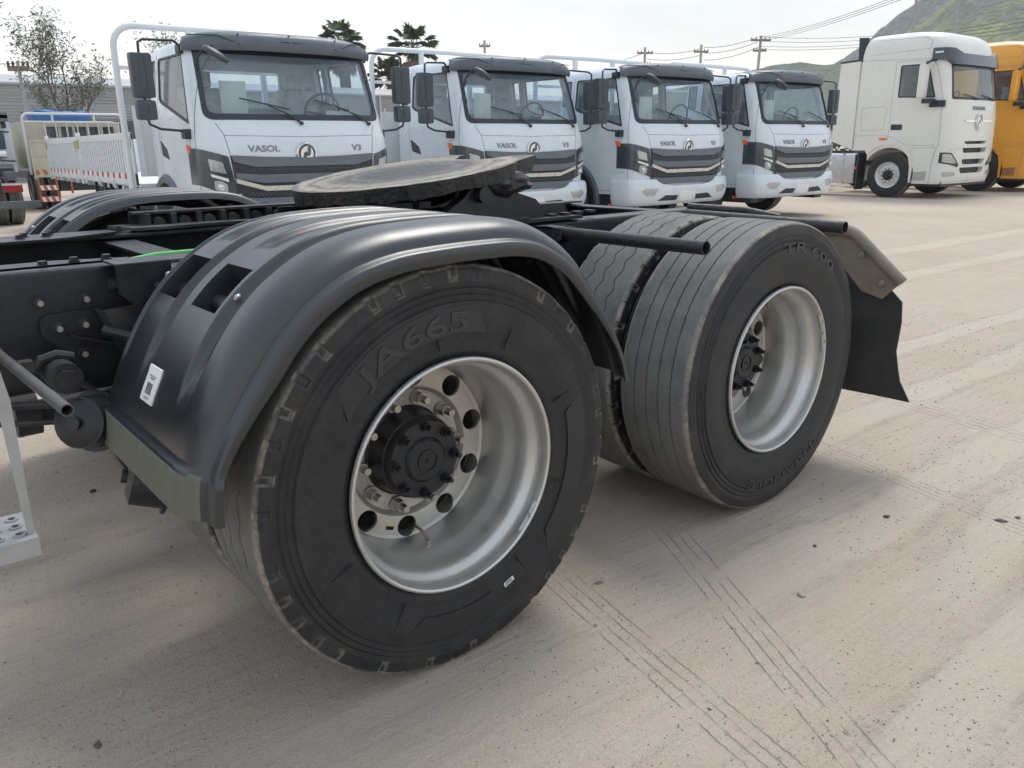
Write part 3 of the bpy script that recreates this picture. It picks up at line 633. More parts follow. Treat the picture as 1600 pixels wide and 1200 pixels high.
def mudguard(parent, W0=.640, W1=.0):
    """lofted in local y from inner edge W0 to the near face; returns (mesh, slot geometry)"""
    NS = 150
    S = spline(GP, NS)
    # cross section stations: (y, base offset, rib depth weight)
    ys = [.640, .637, .632, .626, .620, .6155]
    y_ = .611
    while y_ > .100: ys.append(round(y_, 4)); y_ -= .0052
    ys = [q for q in ys if all(abs(q-c) > .0026 for c in (.586, .462, .358, .214))]+[.586, .462, .358, .214]
    ys = sorted(ys, reverse=True)+[.092, .084, .076, .066, .056, .046, .036, .027, .019, .012, .006, .002, .000]
    slots = [(.586, .462), (.358, .214)]
    verts = []; nc = None; rows = []
    for i, p in enumerate(S):
        a = S[max(i-1, 0)]; c = S[min(i+1, NS)]; t = (c-a).normalized(); nrm = Vector((-t.y, t.x))    # outward
        ang = math.degrees(math.atan2(p.y-.52, p.x))
        fade = sstep(158, 140, ang) if ang > 90 else sstep(20, 40, ang)
        row = []
        lip = sstep(.702, .690, p.y) if p.x < 0 else 0
        for y in ys:
            h = 0
            if y > .620: h = -.030*((y-.620)/.020)**2
            g = 0
            for (c0, wd) in ((.432, .025), (.160, .030), (.603, .011)):
                g = max(g, math.exp(-((y-c0)/wd)**8))
            h -= .022*g*fade
            # narrow second-level groove inside each plateau over the crown
            pf = sstep(121, 116, ang)*sstep(28, 40, ang)
            for (c0, wd) in ((.520, .034), (.286, .040)):
                h -= .014*math.exp(-((y-c0)/wd)**8)*pf
            if y < .088: 
                u = (.088-y)/.088; h -= .048*(1-math.sqrt(max(0, 1-u*u)))
            h += .014*lip*(1 if .03 < y < .634 else .6)
            q = p+nrm*h; row.append((q.x, y, q.y))
        # near face: down to the ridge, step out, lower flange
        for (y, off) in ((-.001, .056), (-.002, .0575), (-.004, .059), (-.020, .062), (-.026, .0645), (-.029, .069), (-.030, .075), (-.0305, .096), (-.028, .0985), (-.024, .0985)):
            o_ = (off-.012)*(1-.48*sstep(140, 166, ang)-.55*sstep(48, 18, ang))
            lp = .010*lip
            q = p-nrm*o_; row.append((q.x, y-lp, q.y))
        # inner side folds down too
        rows.append(row)
    nc = len(rows[0])
    fs = []; mi = []
    slot_i = [i for i, p in enumerate(S) if p.x < 0 and 125.2 < math.degrees(math.atan2(p.y-.52, p.x)) < 137.2]
    i0, i1 = min(slot_i), max(slot_i)
    for i in range(NS):
        for j in range(nc-1):
            ym = (rows[i][j][1]+rows[i][j+1][1])/2
            if i0 <= i < i1 and any(a > ym > b_ for a, b_ in slots) and j < len(ys)-1: continue
            k = i*nc+j; fs.append((k, k+1, k+nc+1, k+nc))
            zc = (rows[i][j][2]+rows[i+1][j][2])/2
            mi.append(1 if (rows[i][j][0] < 0 and zc < .693 and -.02 < ym < .65 and j < len(ys)-4) else 0)
    V = [v for r in rows for v in r]
    # slot wells
    for (a, b_) in slots:
        ja = ys.index(a); jb = ys.index(b_); loop = [(i, ja) for i in range(i0, i1)]+[(i1, j) for j in range(ja, jb)]+[(i, jb) for i in range(i1, i0, -1)]+[(i0, j) for j in range(jb, ja, -1)]
        base = len(V); idx = [i*nc+j for i, j in loop]
        for (i, j) in loop:
            q = Vector(rows[i][j]); V.append((q.x*.93, q.y+(.006 if j == jb else -.006 if j == ja else 0), .52+(q.z-.52)*.86))
        n_ = len(loop)
        for q in range(n_): fs.append((idx[q], idx[(q+1) % n_], base+(q+1) % n_, base+q)); mi.append(0)
    me = bpy.data.meshes.new('mudguard'); me.from_pydata(V, [], fs); me.materials.append(m_guard); me.materials.append(m_dustband); me.polygons.foreach_set('material_index', mi); me.update()
    # thickness
    bm = bmesh.new(); bm.from_mesh(me); bmesh.ops.recalc_face_normals(bm, faces=bm.faces)
    up_ = sum(f_.normal.z for f_ in bm.faces if f_.calc_center_median().z > 1.1)
    if up_ < 0: bmesh.ops.reverse_faces(bm, faces=bm.faces)
    bm.to_mesh(me); bm.free()
    o = bpy.data.objects.new('mudguard', me); COL.objects.link(o); md = o.modifiers.new('s', 'SOLIDIFY'); md.thickness = .004; md.offset = -1; md.use_even_offset = False
    dg = bpy.context.evaluated_depsgraph_get(); m2 = bpy.data.meshes.new_from_object(o.evaluated_get(dg)); bpy.data.objects.remove(o)
    m2.polygons.foreach_set('use_smooth', [True]*len(m2.polygons)); m2.set_sharp_from_angle(angle=R_(62))
    g = bpy.data.objects.new('mudguard', m2); COL.objects.link(g); g.parent = parent
    return g
guard = mudguard(tractor)
b = B(); b.cyl((-.408, .66, .957), (-.408, .02, .957), .021, n=24); b.build('support_tube', m_blk, guard)
b = B(); b.cyl((.33, .80, 1.02), (.33, .10, 1.02), .021, n=24); b.build('support_tube', m_blk, guard)
bb_ = B(); bb_.cyl((0, 0, 0), (0, 0, .003), .0085, n=16); bb_.cyl((0, 0, .003), (0, 0, .006), .0060, .0045, n=12); bm_ = bb_.mesh('screw')
for (x, y, z, a) in ((-.432, .626, .996, 132), (-.434, .170, .9985, 132), (.30, .55, 1.106, 70)):
    o = link('screw', bm_, m_nut, guard); o.location = (x, y, z); o.rotation_euler = (0, -R_(a-90), 0)
# bar-code label stuck on the slope
def on_guard(y, z):
    for i in range(len(GP)-1):
        (x0, z0), (x1, z1) = GP[i], GP[i+1]
        if z0 <= z <= z1 and x0 < 0: return x0+(x1-x0)*(z-z0)/(z1-z0)
S_ = spline(GP, 400)
def gx(z):
    c = [p for p in S_ if p.x < -.3]; return min(c, key=lambda p: abs(p.y-z)).x
lab = B()
def lq(y0, y1, z0, z1, d, mi, n=4):
    vs = []
    for k in range(n+1):
        z = z0+(z1-z0)*k/n
        for y in (y0, y1): vs.append((gx(z)-.0035-d, y, z)); vs.append((gx(z)-.0005, y, z))
    fs = []
    for k in range(n): fs += [(k*4, k*4+2, k*4+6, k*4+4), (k*4, k*4+4, k*4+5, k*4+1), (k*4+2, k*4+3, k*4+7, k*4+6)]
    fs += [(0, 1, 3, 2), (n*4, n*4+2, n*4+3, n*4+1)]
    lab.add(vs, fs, mi)
lq(.318, .400, .758, .832, 0, 0)
for k in range(8): lq(.344+k*.0047, .344+k*.0047+(.0014 if k % 3 else .0024), .775, .798, .0016, 1, 1)
lq(.340, .382, .8125, .8133, .0016, 1, 1); lq(.346, .372, .8075, .8082, .0016, 1, 1); lq(.345, .375, .7670, .7677, .0016, 1, 1)
lab.build('barcode_label', [m_white, M('ink_grey', (.16, .16, .17), .6)], guard)
gf = guard.copy(); COL.objects.link(gf); gf.location = (0, 2.50, 0); gf.scale = (1, -1, 1)
for c in kids(guard):
    if c.name.startswith(('barcode',)): continue
    q = c.copy(); COL.objects.link(q); q.parent = gf
# ---- rear mud flap
b = B(); b.prism([(.64, .945), (.125, .937), (-.075, .757), (-.015, .690), (.075, .712), (.16, .80), (.64, .80)], 'x', 2.095, 2.099)
o = b.build('flap_bracket', M('flap_bracket_dusty', (.20, .165, .125), .7, 0, .2, 10, .5, 50, dust=.6, dustcol=(.27, .23, .18)), tractor)
b = B(); b.tube([(2.088, .64, .957), (2.088, .14, .949), (2.090, .115, .935), (2.094, -.085, .765)], .022, 14); b.build('rolled_edge', MATS['flap_bracket_dusty'], o)
for (y, z) in ((.085, .86), (-.010, .755), (.30, .88)):
    b = B(); b.cyl((2.094, y, z), (2.086, y, z), .012, n=14); b.cyl((2.086, y, z), (2.076, y, z), .008, n=6); b.build('bolt', m_nut, o)
nx = []
vs = []; fs = []; ny, nz_ = 10, 16
for k in range(nz_+1):
    z = .93-(.93-.275)*k/nz_; t = k/nz_
    edge = np.interp(z, [.275, .30, .36, .48, .60, .70, .75, .93], [-.150, -.138, -.105, -.082, -.092, -.085, .0, .12])
    for i in range(ny+1):
        y = .64+(edge-.64)*i/ny; cx = 2.104+.03*t*t+.05*max(0, t-.8)**1.5*(i/ny)+.012*math.sin(i*.7+1)*t
        vs.append((cx, y, z)); 
n0 = len(vs); vs += [(v[0]+.007, v[1], v[2]) for v in vs]
for k in range(nz_):
    for i in range(ny):
        a = k*(ny+1)+i; fs += [(a, a+1, a+ny+2, a+ny+1), (n0+a, n0+a+ny+1, n0+a+ny+2, n0+a+1)]
for k in range(nz_):
    for i in (0, ny): a = k*(ny+1)+i; fs.append((a, a+ny+1, n0+a+ny+1, n0+a))
for i in range(ny):
    for k in (0, nz_): a = k*(ny+1)+i; fs.append((a, n0+a, n0+a+1, a+1))
bmm = B().add(vs, fs); bmm.build('mud_flap', M('flap_rubber', (.030, .031, .032), .6, 0, .2, 6, .3, 80, dust=.35, dustcol=(.12, .105, .085), dscale=6), tractor, 60)
# ---- access step at the left edge
m_alu = M('step_aluminium', (.36, .36, .365), .42, .25, .12, 20, .3, 100, dust=.25)
b = B(); b.prism([(-.900, .955), (-.886, .955), (-.878, .885), (-.882, .63), (-.893, .63), (-.897, .80)], 'y', .098, .104); b.prism([(-.894, .950), (-.889, .950), (-.885, .64), (-.890, .64)], 'y', .1045, .120); b.build('step_hanger', m_alu, tractor)
b = B(); b.box(-1.3, -.884, .08, .215, .628, .633); b.box(-1.3, -.884, .076, .080, .598, .633); b.box(-.884, -.880, .076, .215, .598, .633)
so = b.build('step_tread', m_alu, tractor)
for k in range(8):
    for j in range(3):
        b = B(); b.pipe((-.905-.034*k, .105+.04*j, .633), (-.905-.034*k, .105+.04*j, .637), .011, .007, 12); b.cyl((-.905-.034*k, .105+.04*j, .6328), (-.905-.034*k, .105+.04*j, .6335), .007, n=12, mi=1); b.build('grip_hole', [m_alu, m_hole], so)  # black disc in each ring paints the dark of an open hole
# ================================================================= medium dropside trucks
def lut(tab):
    xs = [t[0] for t in tab]; 
    def f(z, k): return float(np.interp(z, xs, [t[k] for t in tab]))
    return f
def shell_mesh(tab, zs, off=0.0, expo=4.0, nf=26, rear_r=.07, top=True, zoff=0.0):
    """closed cab body: tab rows (z, x_front, half_width, front_corner_depth, x_rear)"""
    F = lut(tab); vs = []; n = None
    for z in zs:
        xf, w_, D, xr = F(z, 1)+off, F(z, 2)+off, F(z, 3), F(z, 4)-off
        row = []
        for i in range(nf+1):               # front arc from -y to +y
            t = -1+2*i/nf; s = math.copysign(1-(1-abs(t))**1.9, t); y = w_*s
            row.append((xf-D+D*max(0, 1-abs(s)**expo)**(1/expo), y, z))
        rr = min(rear_r, w_*.5)
        row.append((xr+.45*(xf-D-xr), w_, z))
        for k in range(5): a = k*PI/8; row.append((xr+rr-rr*math.sin(a), w_-rr+rr*math.cos(a), z))
        for k in range(5): a = k*PI/8; row.append((xr+rr-rr*math.cos(a), -w_+rr-rr*math.sin(a), z))
        row.append((xr+.45*(xf-D-xr), -w_, z))
        n = len(row); vs += row
    m = len(zs); fs = [(j*n+i, j*n+(i+1) % n, (j+1)*n+(i+1) % n, (j+1)*n+i) for j in range(m-1) for i in range(n)]
    fs += [tuple(range(n))[::-1], tuple(range((m-1)*n, m*n))]
    me = bpy.data.meshes.new('shell'); me.from_pydata(vs, [], fs); me.update(); return me
def prism_mesh(poly, ax, a, b): return B().prism(list(poly), ax, a, b).mesh()
def patch_fn(tab, zs, **kw):
    def patch(name, poly, ax, a, b, o_out, o_in, mat, parent, sharp=30):
        """a plate that follows the cab skin: the skin between two offsets, cut to an outline"""
        pm = prism_mesh(poly, ax, a, b)
        outer = shell_mesh(tab, zs, o_out, **kw); m1 = bool_mesh(outer, pm, 'INTERSECT')
        inner = shell_mesh(tab, zs, o_in, **kw); m2 = bool_mesh(m1, inner, 'DIFFERENCE')
        return link(name, m2, mat, parent, sharp)
    return patch
m_cab = M('cab_white', (.66, .715, .77), .28, 0, .03, 3, 0, dust=.03, dustcol=(.50, .48, .44), dscale=2, coat=.3)
m_seam = M('seam_dark', (.10, .11, .12), .7)
m_gry = M('trim_slate', (.100, .123, .150), .45, 0, .1, 6, .1, 300, dust=.15, dustcol=(.25, .25, .24))
m_grl = M('grille_slate', (.125, .150, .178), .38, 0, .1, 6, .1, 300, dust=.1)
m_dk = M('trim_black', (.026, .033, .042), .45, 0, .1, 10)  # black lifted towards blue, haze veil put into the colour
m_gls = glass('cab_glass', (.88, .93, .96), .085)
m_chr = M('chrome', (.72, .74, .76), .12, 1, .05, 10)
m_cream = M('grille_strip', (.62, .62, .56), .3, .3, .05, 6)
m_lens = M('lamp_lens', (.46, .49, .50), .12, .45, .12, 30)
m_org = M('marker_orange', (.85, .16, .03), .3)
m_int = M('cab_interior', (.32, .35, .38), .7, 0, .2, 4)
m_seat = M('seat_plastic_cover', (.50, .53, .55), .3, 0, .35, 9, .8, 14)
m_dash = M('dashboard', (.10, .115, .13), .6)
m_hl = M('headlight_smoked', (.045, .058, .070), .15, 0, .1, 6, coat=.5)
m_bed = M('bed_paint', (.68, .71, .73), .4, 0, .04, 4, 0, dust=.22, dustcol=(.48, .46, .42), dscale=3)
m_red = M('reflector_red', (.55, .045, .03), .4); m_wht = M('reflector_white', (.8, .8, .8), .4)
m_mir = M('mirror_black', (.050, .064, .080), .42, 0, .1, 8, dust=.12, dustcol=(.15, .15, .15))  # housing black lightened and blued to paint in the hazy air
m_lamp_hole = MATS['dark_gap']
small_tyre_mat = None
def simple_wheel_meshes(R, w, rim_r, name, n=64, dish=.03):
    t = B(); k = R
    t.lathe([(.025, rim_r), (.004, rim_r+.012), (-.002, rim_r+.04), (-.004, (rim_r+R)/2), (.002, R-.06), (.012, R-.028), (.024, R-.008), (.036, R), (w*.32, R+.001), (w*.32+.006, R-.010), (w*.32+.012, R+.001), (w*.5-.006, R+.002), (w*.5, R-.010), (w*.5+.006, R+.002), (w*.68-.012, R+.001), (w*.68-.006, R-.010), (w*.68, R+.001), (w-.036, R), (w-.024, R-.008), (w-.012, R-.028), (w-.002, R-.06), (w+.004, (rim_r+R)/2), (w-.004, rim_r+.012), (w-.025, rim_r)], n, closed=True)
    r = B(); r.lathe([(.006, rim_r+.004), (-.002, rim_r), (.004, rim_r-.012), (.03, rim_r-.016), (.05, rim_r-.045), (dish+.05, rim_r-.055), (dish+.045, rim_r-.10), (dish+.02, .62*rim_r), (dish+.015, .40*rim_r), (dish+.03, .2*rim_r), (dish+.09, .2*rim_r), (dish+.09, rim_r-.05), (w-.02, rim_r-.03), (w-.02, rim_r+.004)], n, closed=True)
    rm = r.mesh(); h = B()
    for i in range(10):
        a = 2*PI*i/10; h.cyl(((rim_r-.085)*math.cos(a), -.1, (rim_r-.085)*math.sin(a)), ((rim_r-.085)*math.cos(a), dish+.075, (rim_r-.085)*math.sin(a)), .021, n=14)
    rm = bool_mesh(rm, h.mesh())
    hb = B(); hb.lathe([(dish+.03, .42*rim_r), (dish-.01, .40*rim_r), (dish-.03, .30*rim_r), (dish-.05, .28*rim_r), (dish-.055, .1*rim_r)], 28)
    for i in range(10):
        a = 2*PI*(i+.5)/10; hb.cyl((.52*rim_r*math.cos(a), dish+.02, .52*rim_r*math.sin(a)), (.52*rim_r*math.cos(a), dish-.015, .52*rim_r*math.sin(a)), .013, n=6)
    return t.mesh(), rm, hb.mesh()
def put_wheel(ms, parent, pos, side, mt, mrim, mhub, ry=0):
    """side -1: outer face looks to -y"""
    w_ = link('wheel', ms[1], mrim, parent, 30); w_.location = pos; w_.rotation_euler = (0, R_(ry), 0 if side < 0 else PI)
    link('tyre', ms[0], mt, w_, 30); link('hub', ms[2], mhub, w_, 30); return w_
m_tyre2 = tyre_material('tyre_rubber_small', .43, .25, .3)
m_rim2 = M('rim_grey', (.45, .46, .47), .4, .6, .1, 12, dust=.3)

TAB3 = [(.55, -.02, 1.10, .40, -1.82), (.72, -.0, 1.10, .40, -1.82), (1.0, .035, 1.10, .40, -1.82), (1.24, .035, 1.10, .40, -1.82), (1.40, .015, 1.098, .40, -1.82), (1.50, -.02, 1.094, .40, -1.82),
        (1.59, -.055, 1.09, .39, -1.82), (1.9, -.150, 1.06, .37, -1.81), (2.2, -.245, 1.03, .36, -1.79), (2.30, -.29, 1.015, .36, -1.78), (2.36, -.345, .985, .36, -1.76), (2.40, -.42, .94, .38, -1.72), (2.425, -.52, .86, .40, -1.66), (2.435, -.66, .72, .40, -1.5)]
ZS3 = [.55, .62, .72, .82, .92, 1.0, 1.08, 1.16, 1.24, 1.32, 1.40, 1.46, 1.52, 1.59, 1.66, 1.75, 1.85, 1.95, 2.05, 2.15, 2.22, 2.27, 2.30, 2.33, 2.36, 2.38, 2.40, 2.413, 2.425, 2.435]
patch3 = patch_fn(TAB3, ZS3)
def skin3(y, z, off=0):
    F = lut(TAB3); xf, w_, D = F(z, 1)+off, F(z, 2)+off, F(z, 3); s = min(.999, abs(y)/w_)
    return xf-D+D*(1-s**4)**.25
def make_v3():
    t = root('dropside_truck', (0, 0, 0), 0, 'x', 'truck', 'white cab dropside trucks parked in a row behind the chassis')
    body = shell_mesh(TAB3, ZS3)
    ti = [(z, xf-.055, w_-.055, D-.02, xr+.055) for (z, xf, w_, D, xr) in TAB3 if z <= 2.37]
    inner = shell_mesh(ti, [z for z in ZS3 if .99 < z < 2.37])
    m = bool_mesh(body, inner)
    WS = round_poly([(-.985, 1.600), (.985, 1.600), (.950, 2.31), (-.950, 2.31)], [.09, .09, .05, .05])
    m = bool_mesh(m, prism_mesh(WS, 'x', -.62, .3))
    SW = round_poly([(-.335, 1.545), (-.555, 2.255), (-1.42, 2.265), (-1.42, 1.83), (-1.34, 1.79)], [.03, .05, .05, .04, .04])
    QW = round_poly([(-1.53, 1.87), (-1.53, 2.26), (-1.72, 2.26), (-1.72, 1.88)], .03)
    for s in (SW, QW): m = bool_mesh(m, prism_mesh(s, 'y', -1.3, 1.3))
    RW = round_poly([(-.50, 1.78), (.50, 1.78), (.50, 2.20), (-.50, 2.20)], .06)
    m = bool_mesh(m, prism_mesh(RW, 'x', -2.2, -1.6))
    m = bool_mesh(m, B().cyl((-1.40, -2, .42), (-1.40, 2, .42), .60, n=48).mesh())
    link('cab', m, m_cab, t, 32)
    def P(name, poly, ax, a, b, oo, oi, mat, sharp=30): return patch3(name, poly, ax, a, b, oo, oi, mat, t, sharp)
    # glazing with black borders
    ws = P('windshield', WS, 'x', -.62, .3, -.012, -.018, m_gls)
    fr = prism_mesh(round_poly([(-.998, 1.585), (.998, 1.585), (.962, 2.33), (-.962, 2.33)], [.10, .10, .05, .05]), 'x', -.62, .3)
    fr = bool_mesh(fr, prism_mesh(round_poly([(-.950, 1.645), (.950, 1.645), (.922, 2.235), (-.922, 2.235)], [.09, .09, .05, .05]), 'x', -.7, .4))
    o_ = shell_mesh(TAB3, ZS3, .003); o_ = bool_mesh(o_, fr, 'INTERSECT'); o_ = bool_mesh(o_, shell_mesh(TAB3, ZS3, -.010)); o_ = link('windshield_seal', o_, m_dk, t, 30); o_.parent = ws
    for (a, b) in ((-1.3, -.5), (.5, 1.3)):
        P('side_window', SW, 'y', a, b, -.010, -.015, m_gls); P('side_window', QW, 'y', a, b, -.010, -.015, m_gls)
        for poly, inn in ((SW, [(-.375, 1.58), (-.575, 2.235), (-1.40, 2.245), (-1.40, 1.85), (-1.33, 1.815)]), (QW, [(-1.545, 1.885), (-1.545, 2.245), (-1.705, 2.245), (-1.705, 1.895)])):
            g = bool_mesh(prism_mesh(poly, 'y', a, b), prism_mesh(round_poly(inn, .03), 'y', a-1, b+1))
            g2 = bool_mesh(shell_mesh(TAB3, ZS3, .0015), g, 'INTERSECT'); g2 = bool_mesh(g2, shell_mesh(TAB3, ZS3, -.012)); link('window_seal', g2, m_dk, t, 30)
    P('rear_window', RW, 'x', -2.2, -1.6, -.010, -.015, m_gls)
    # panel seams: thin dark cords pressed into the skin
    def seam(pts2, ax, side=0, r=.0035):
        b = B(); pts = []
        for i in range(len(pts2)-1):
            n = 10
            for k in range(n+(i == len(pts2)-2)):
                u = k/n; pts.append((pts2[i][0]+(pts2[i+1][0]-pts2[i][0])*u, pts2[i][1]+(pts2[i+1][1]-pts2[i][1])*u))
        F = lut(TAB3)
        if ax == 'x': q = [(skin3(y, z)-.0015, y, z) for y, z in pts]
        else:
            q = []
            for x, z in pts:
                w_ = F(z, 2); D = F(z, 3); xf = F(z, 1)
                k = (x-(xf-D))/D
                y = w_ if k <= 0 else w_*max(0, 1-k**4)**.25
                q.append((x, side*(y-.0015), z))
        b.tube(q, r, 6); b.build('panel_seam', m_seam, t)
    seam([(-.90, 1.555), (-.855, 1.46), (-.84, 1.43), (0, 1.415), (.84, 1.43), (.855, 1.46), (.90, 1.555)], 'x')
    seam([(-.845, 1.43), (-.815, 1.245)], 'x'); seam([(.845, 1.43), (.815, 1.245)], 'x')
    for s in (-1, 1):
        seam([(-.30, 2.28), (-.225, 1.55), (-.20, 1.3), (-.20, .62)], 'y', s); seam([(-1.47, 2.30), (-1.475, 1.70), (-1.475, 1.05)], 'y', s); seam([(-.20, .62), (-.80, .60)], 'y', s)
        P('door_vent', round_poly([(-1.44, 1.40), (-1.22, 1.30), (-1.16, 1.19), (-1.40, 1.235)], .02), 'y', .9*s, 1.3*s, .006, -.004, m_dk)
        P('marker_lamp', round_poly([(-.46, 1.345), (-.36, 1.33), (-.33, 1.26), (-.43, 1.275)], .02), 'y', .9*s, 1.3*s, .016, -.002, m_org)
        P('door_crease', [(-.22, .905), (-.50, .900), (-.50, .890), (-.22, .885)], 'y', .9*s, 1.3*s, .010, -.002, m_cab)
        # arch flare
        b = B(); pts = []
        ring = [(a, .60) for a in range(-2, 185, 8)]
        for a, r in ring: pts.append((-1.40+r*math.cos(R_(a)), s*1.095, .42+r*math.sin(R_(a))))
        vs = []; n = len(pts)
        for (x, y, z) in pts:
            d = Vector((x+1.40, 0, z-.42)).normalized()
            vs += [(x-d.x*.09, y+s*.005, z-d.z*.09), (x-d.x*.085, y+s*.035, z-d.z*.085), (x-d.x*.02, y+s*.042, z-d.z*.02), (x+d.x*.012, y+s*.012, z+d.z*.012), (x+d.x*.006, y-s*.06, z+d.z*.006), (x-d.x*.09, y-s*.16, z-d.z*.09)]
        fs = [(i*6+k, i*6+(k+1) % 6, (i+1)*6+(k+1) % 6, (i+1)*6+k) for i in range(n-1) for k in range(6)]+[tuple(range(6)), tuple(range((n-1)*6, n*6))]
        b.add(vs, fs); b.build('wheel_arch', m_gry, t, 40)
        b = B(); b.box(-.80, -.22, s*1.08, s*.85, .30, .53, bev=.03); b.box(-.72, -.28, s*1.10, s*.95, .46, .48); b.box(-.60, -.45, s*1.084, s*1.05, .37, .41, mi=1); b.build('step_box', [m_dk, m_org], t)
        # head lamp
        hl = P('headlight', round_poly([(s*1.20, 1.335), (s*.84, 1.225), (s*.775, .81), (s*1.0, .89), (s*1.20, .99)], .01), 'x', -.42, .3, .010, -.01, m_hl)
        def hp(name, poly, oo, mat): q = P(name, [(s*y, z) for y, z in poly], 'x', -.42, .3, oo, .002, mat); q.parent = hl
        hp('upper_lamp', round_poly([(1.03, 1.205), (.90, 1.165), (.875, 1.05), (1.015, 1.085)], .012), .017, m_lens)
        hp('light_strip', [(1.02, 1.055), (.865, 1.005), (.86, .97), (1.01, 1.025)], .019, m_wht)
        hp('lower_lamp', round_poly([(.995, .985), (.93, .985), (.875, .945), (.87, .875), (.93, .855), (.99, .895)], .015), .017, m_lens)
        b = B(); cx, cz = s*.935, .925; b.lathe([(-.0, .036), (.028, .036), (.034, .030), (.030, .022), (.038, .012), (.040, .002)], 20, (skin3(.935, .925)+.0, cx, cz), ax='x'); q = b.build('projector', m_chr, t); q.parent = hl
    # grille: dark recess with honeycomb, slate bars, pale strip
    GR = [(-.82, 1.235), (-.4, 1.212), (0, 1.205), (.4, 1.212), (.82, 1.235), (.775, .775), (.69, .745), (.62, .70), (-.62, .70), (-.69, .745), (-.775, .775)]
    g = P('grille', GR, 'x', -.35, .3, .004, -.03, m_dk)
    def bar(name, poly, oo, mat): q = P(name, poly, 'x', -.35, .3, oo, .0, mat); q.parent = g; return q
    def band(yo, zo, yi, zi, th, oo, mat, name):
        top = [(-yo, zo), (-yi, zi), (yi, zi), (yo, zo)]; bot = [(yo-.01, zo-th[0]), (yi-.02, zi-th[1]), (-yi+.02, zi-th[1]), (-yo+.01, zo-th[0])]
        bar(name, top+bot, oo, mat)
    bar('grille_bar', [(-.815, 1.232), (-.4, 1.209), (0, 1.202), (.4, 1.209), (.815, 1.232), (.795, 1.17), (.58, 1.115), (-.58, 1.115), (-.795, 1.17)], .026, m_grl)
    band(.79, 1.06, .52, 1.035, (.06, .085), .030, m_grl, 'grille_bar')
    band(.795, 1.002, .50, .918, (.045, .050), .036, m_cream, 'grille_strip')
    band(.765, .81, .55, .795, (.035, .090), .030, m_grl, 'grille_bar')
    hc = B()
    for zr, y0 in ((1.085, .60), (.848, .62), (.825, .62), (1.100, .60)):
        n = 30
        for i in range(n+1):
            y = -y0+2*y0*i/n+(0 if zr in (1.085, .848) else y0/n); x = skin3(y, zr)+.003
            hc.cyl((x, y, zr), (x+.010, y, zr), .011, .007, 6)
    ho = hc.build('mesh_studs', m_gry, t); ho.parent = g; ho['kind'] = 'stuff'
    # bumper
    TB = [(.385, -.02, 1.10, .30, -.50), (.42, .02, 1.13, .32, -.50), (.50, .055, 1.150, .34, -.50), (.62, .075, 1.155, .34, -.50), (.74, .060, 1.150, .34, -.50), (.775, .04, 1.135, .33, -.50), (.785, .01, 1.11, .32, -.50)]
    ZB = [.385, .395, .41, .43, .46, .50, .54, .58, .62, .66, .70, .74, .76, .775, .785]
    bp_ = patch_fn(TB, ZB)
    bm_ = shell_mesh(TB, ZB, rear_r=.02)
    cutter = B().box(-.6, -.14, -1.02, 1.02, .3, .9).mesh()
    bm_ = bool_mesh(bm_, cutter)
    notch = prism_mesh([(-.72, .80), (-.66, .742), (-.56, .700), (-.34, .672), (.34, .672), (.56, .700), (.66, .742), (.72, .80)], 'x', -.13, .3)
    bm_ = bool_mesh(bm_, notch)
    V1 = [(.13+.03, .50), (.52, .535), (.70, .50), (.60, .43), (.19, .43)]
    vents = [round_poly([(s*a, b) for a, b in [(.20, .525), (.50, .535), (.66, .45), (.22, .445)]], .008) for s in (-1, 1)]
    fogs = [round_poly([(s*a, b) for a, b in [(.66, .645), (.93, .655), (.99, .60), (.90, .53), (.74, .53)]], .015) for s in (-1, 1)]
    for v_ in vents: bm_ = bool_mesh(bm_, prism_mesh(v_, 'x', -.06, .3))
    for v_ in fogs: bm_ = bool_mesh(bm_, bool_mesh(shell_mesh(TB, ZB, .05), shell_mesh(TB, ZB, -.02)) if False else prism_mesh(v_, 'x', -.02, .3))
    bo = link('bumper', bm_, m_cab, t, 32)
    def PB(name, poly, oo, oi, mat): q = bp_(name, poly, 'x', -.30, .3, oo, oi, mat, t); q.parent = bo; return q
    for v_ in vents: PB('air_vent', v_, -.014, -.05, m_dk)
    for v_ in fogs: PB('fog_lamp', v_, -.006, -.06, m_lens)
    PB('number_plate_blank', [(-.17, .585), (.17, .585), (.17, .435), (-.17, .435)], .008, -.004, m_wht)
    b = B(); b.box(-.5, -.1, -.95, .95, .50, .98); b.build('front_frame', m_dk, t)
    # bonnet badge and lettering
    F3 = lut(TAB3)
    cx, cz = skin3(0, 1.235), 1.238
    b = B(); pts = [(cx+.012+.0, .108*math.cos(a), cz+.108*math.sin(a)) for a in [2*PI*i/40 for i in range(40)]]; b.tube(pts, .0125, 10, closed=True); em = b.build('emblem', m_chr, t)
    b = B(); b.lathe([(cx-.01, .104), (cx+.008, .104), (cx+.012, .098)], 36, (0, 0, cz), ax='x'); q = b.build('emblem_ground', m_gry, t); q.parent = em
    for sg in (1, -1):                                          # two interlocking swallow blades
        P0 = [(.020, .080), (-.022, .074), (-.058, .046), (-.074, .004), (-.066, -.040), (-.042, -.068), (-.046, -.030), (-.040, .006), (-.016, .026), (.010, .020), (.004, .046)]
        poly = [(sg*y, sg*z+cz) for y, z in P0]
        b = B(); b.prism(poly, 'x', cx+.012, cx+.022); q = b.build('emblem_blade', m_chr, t, 20); q.parent = em
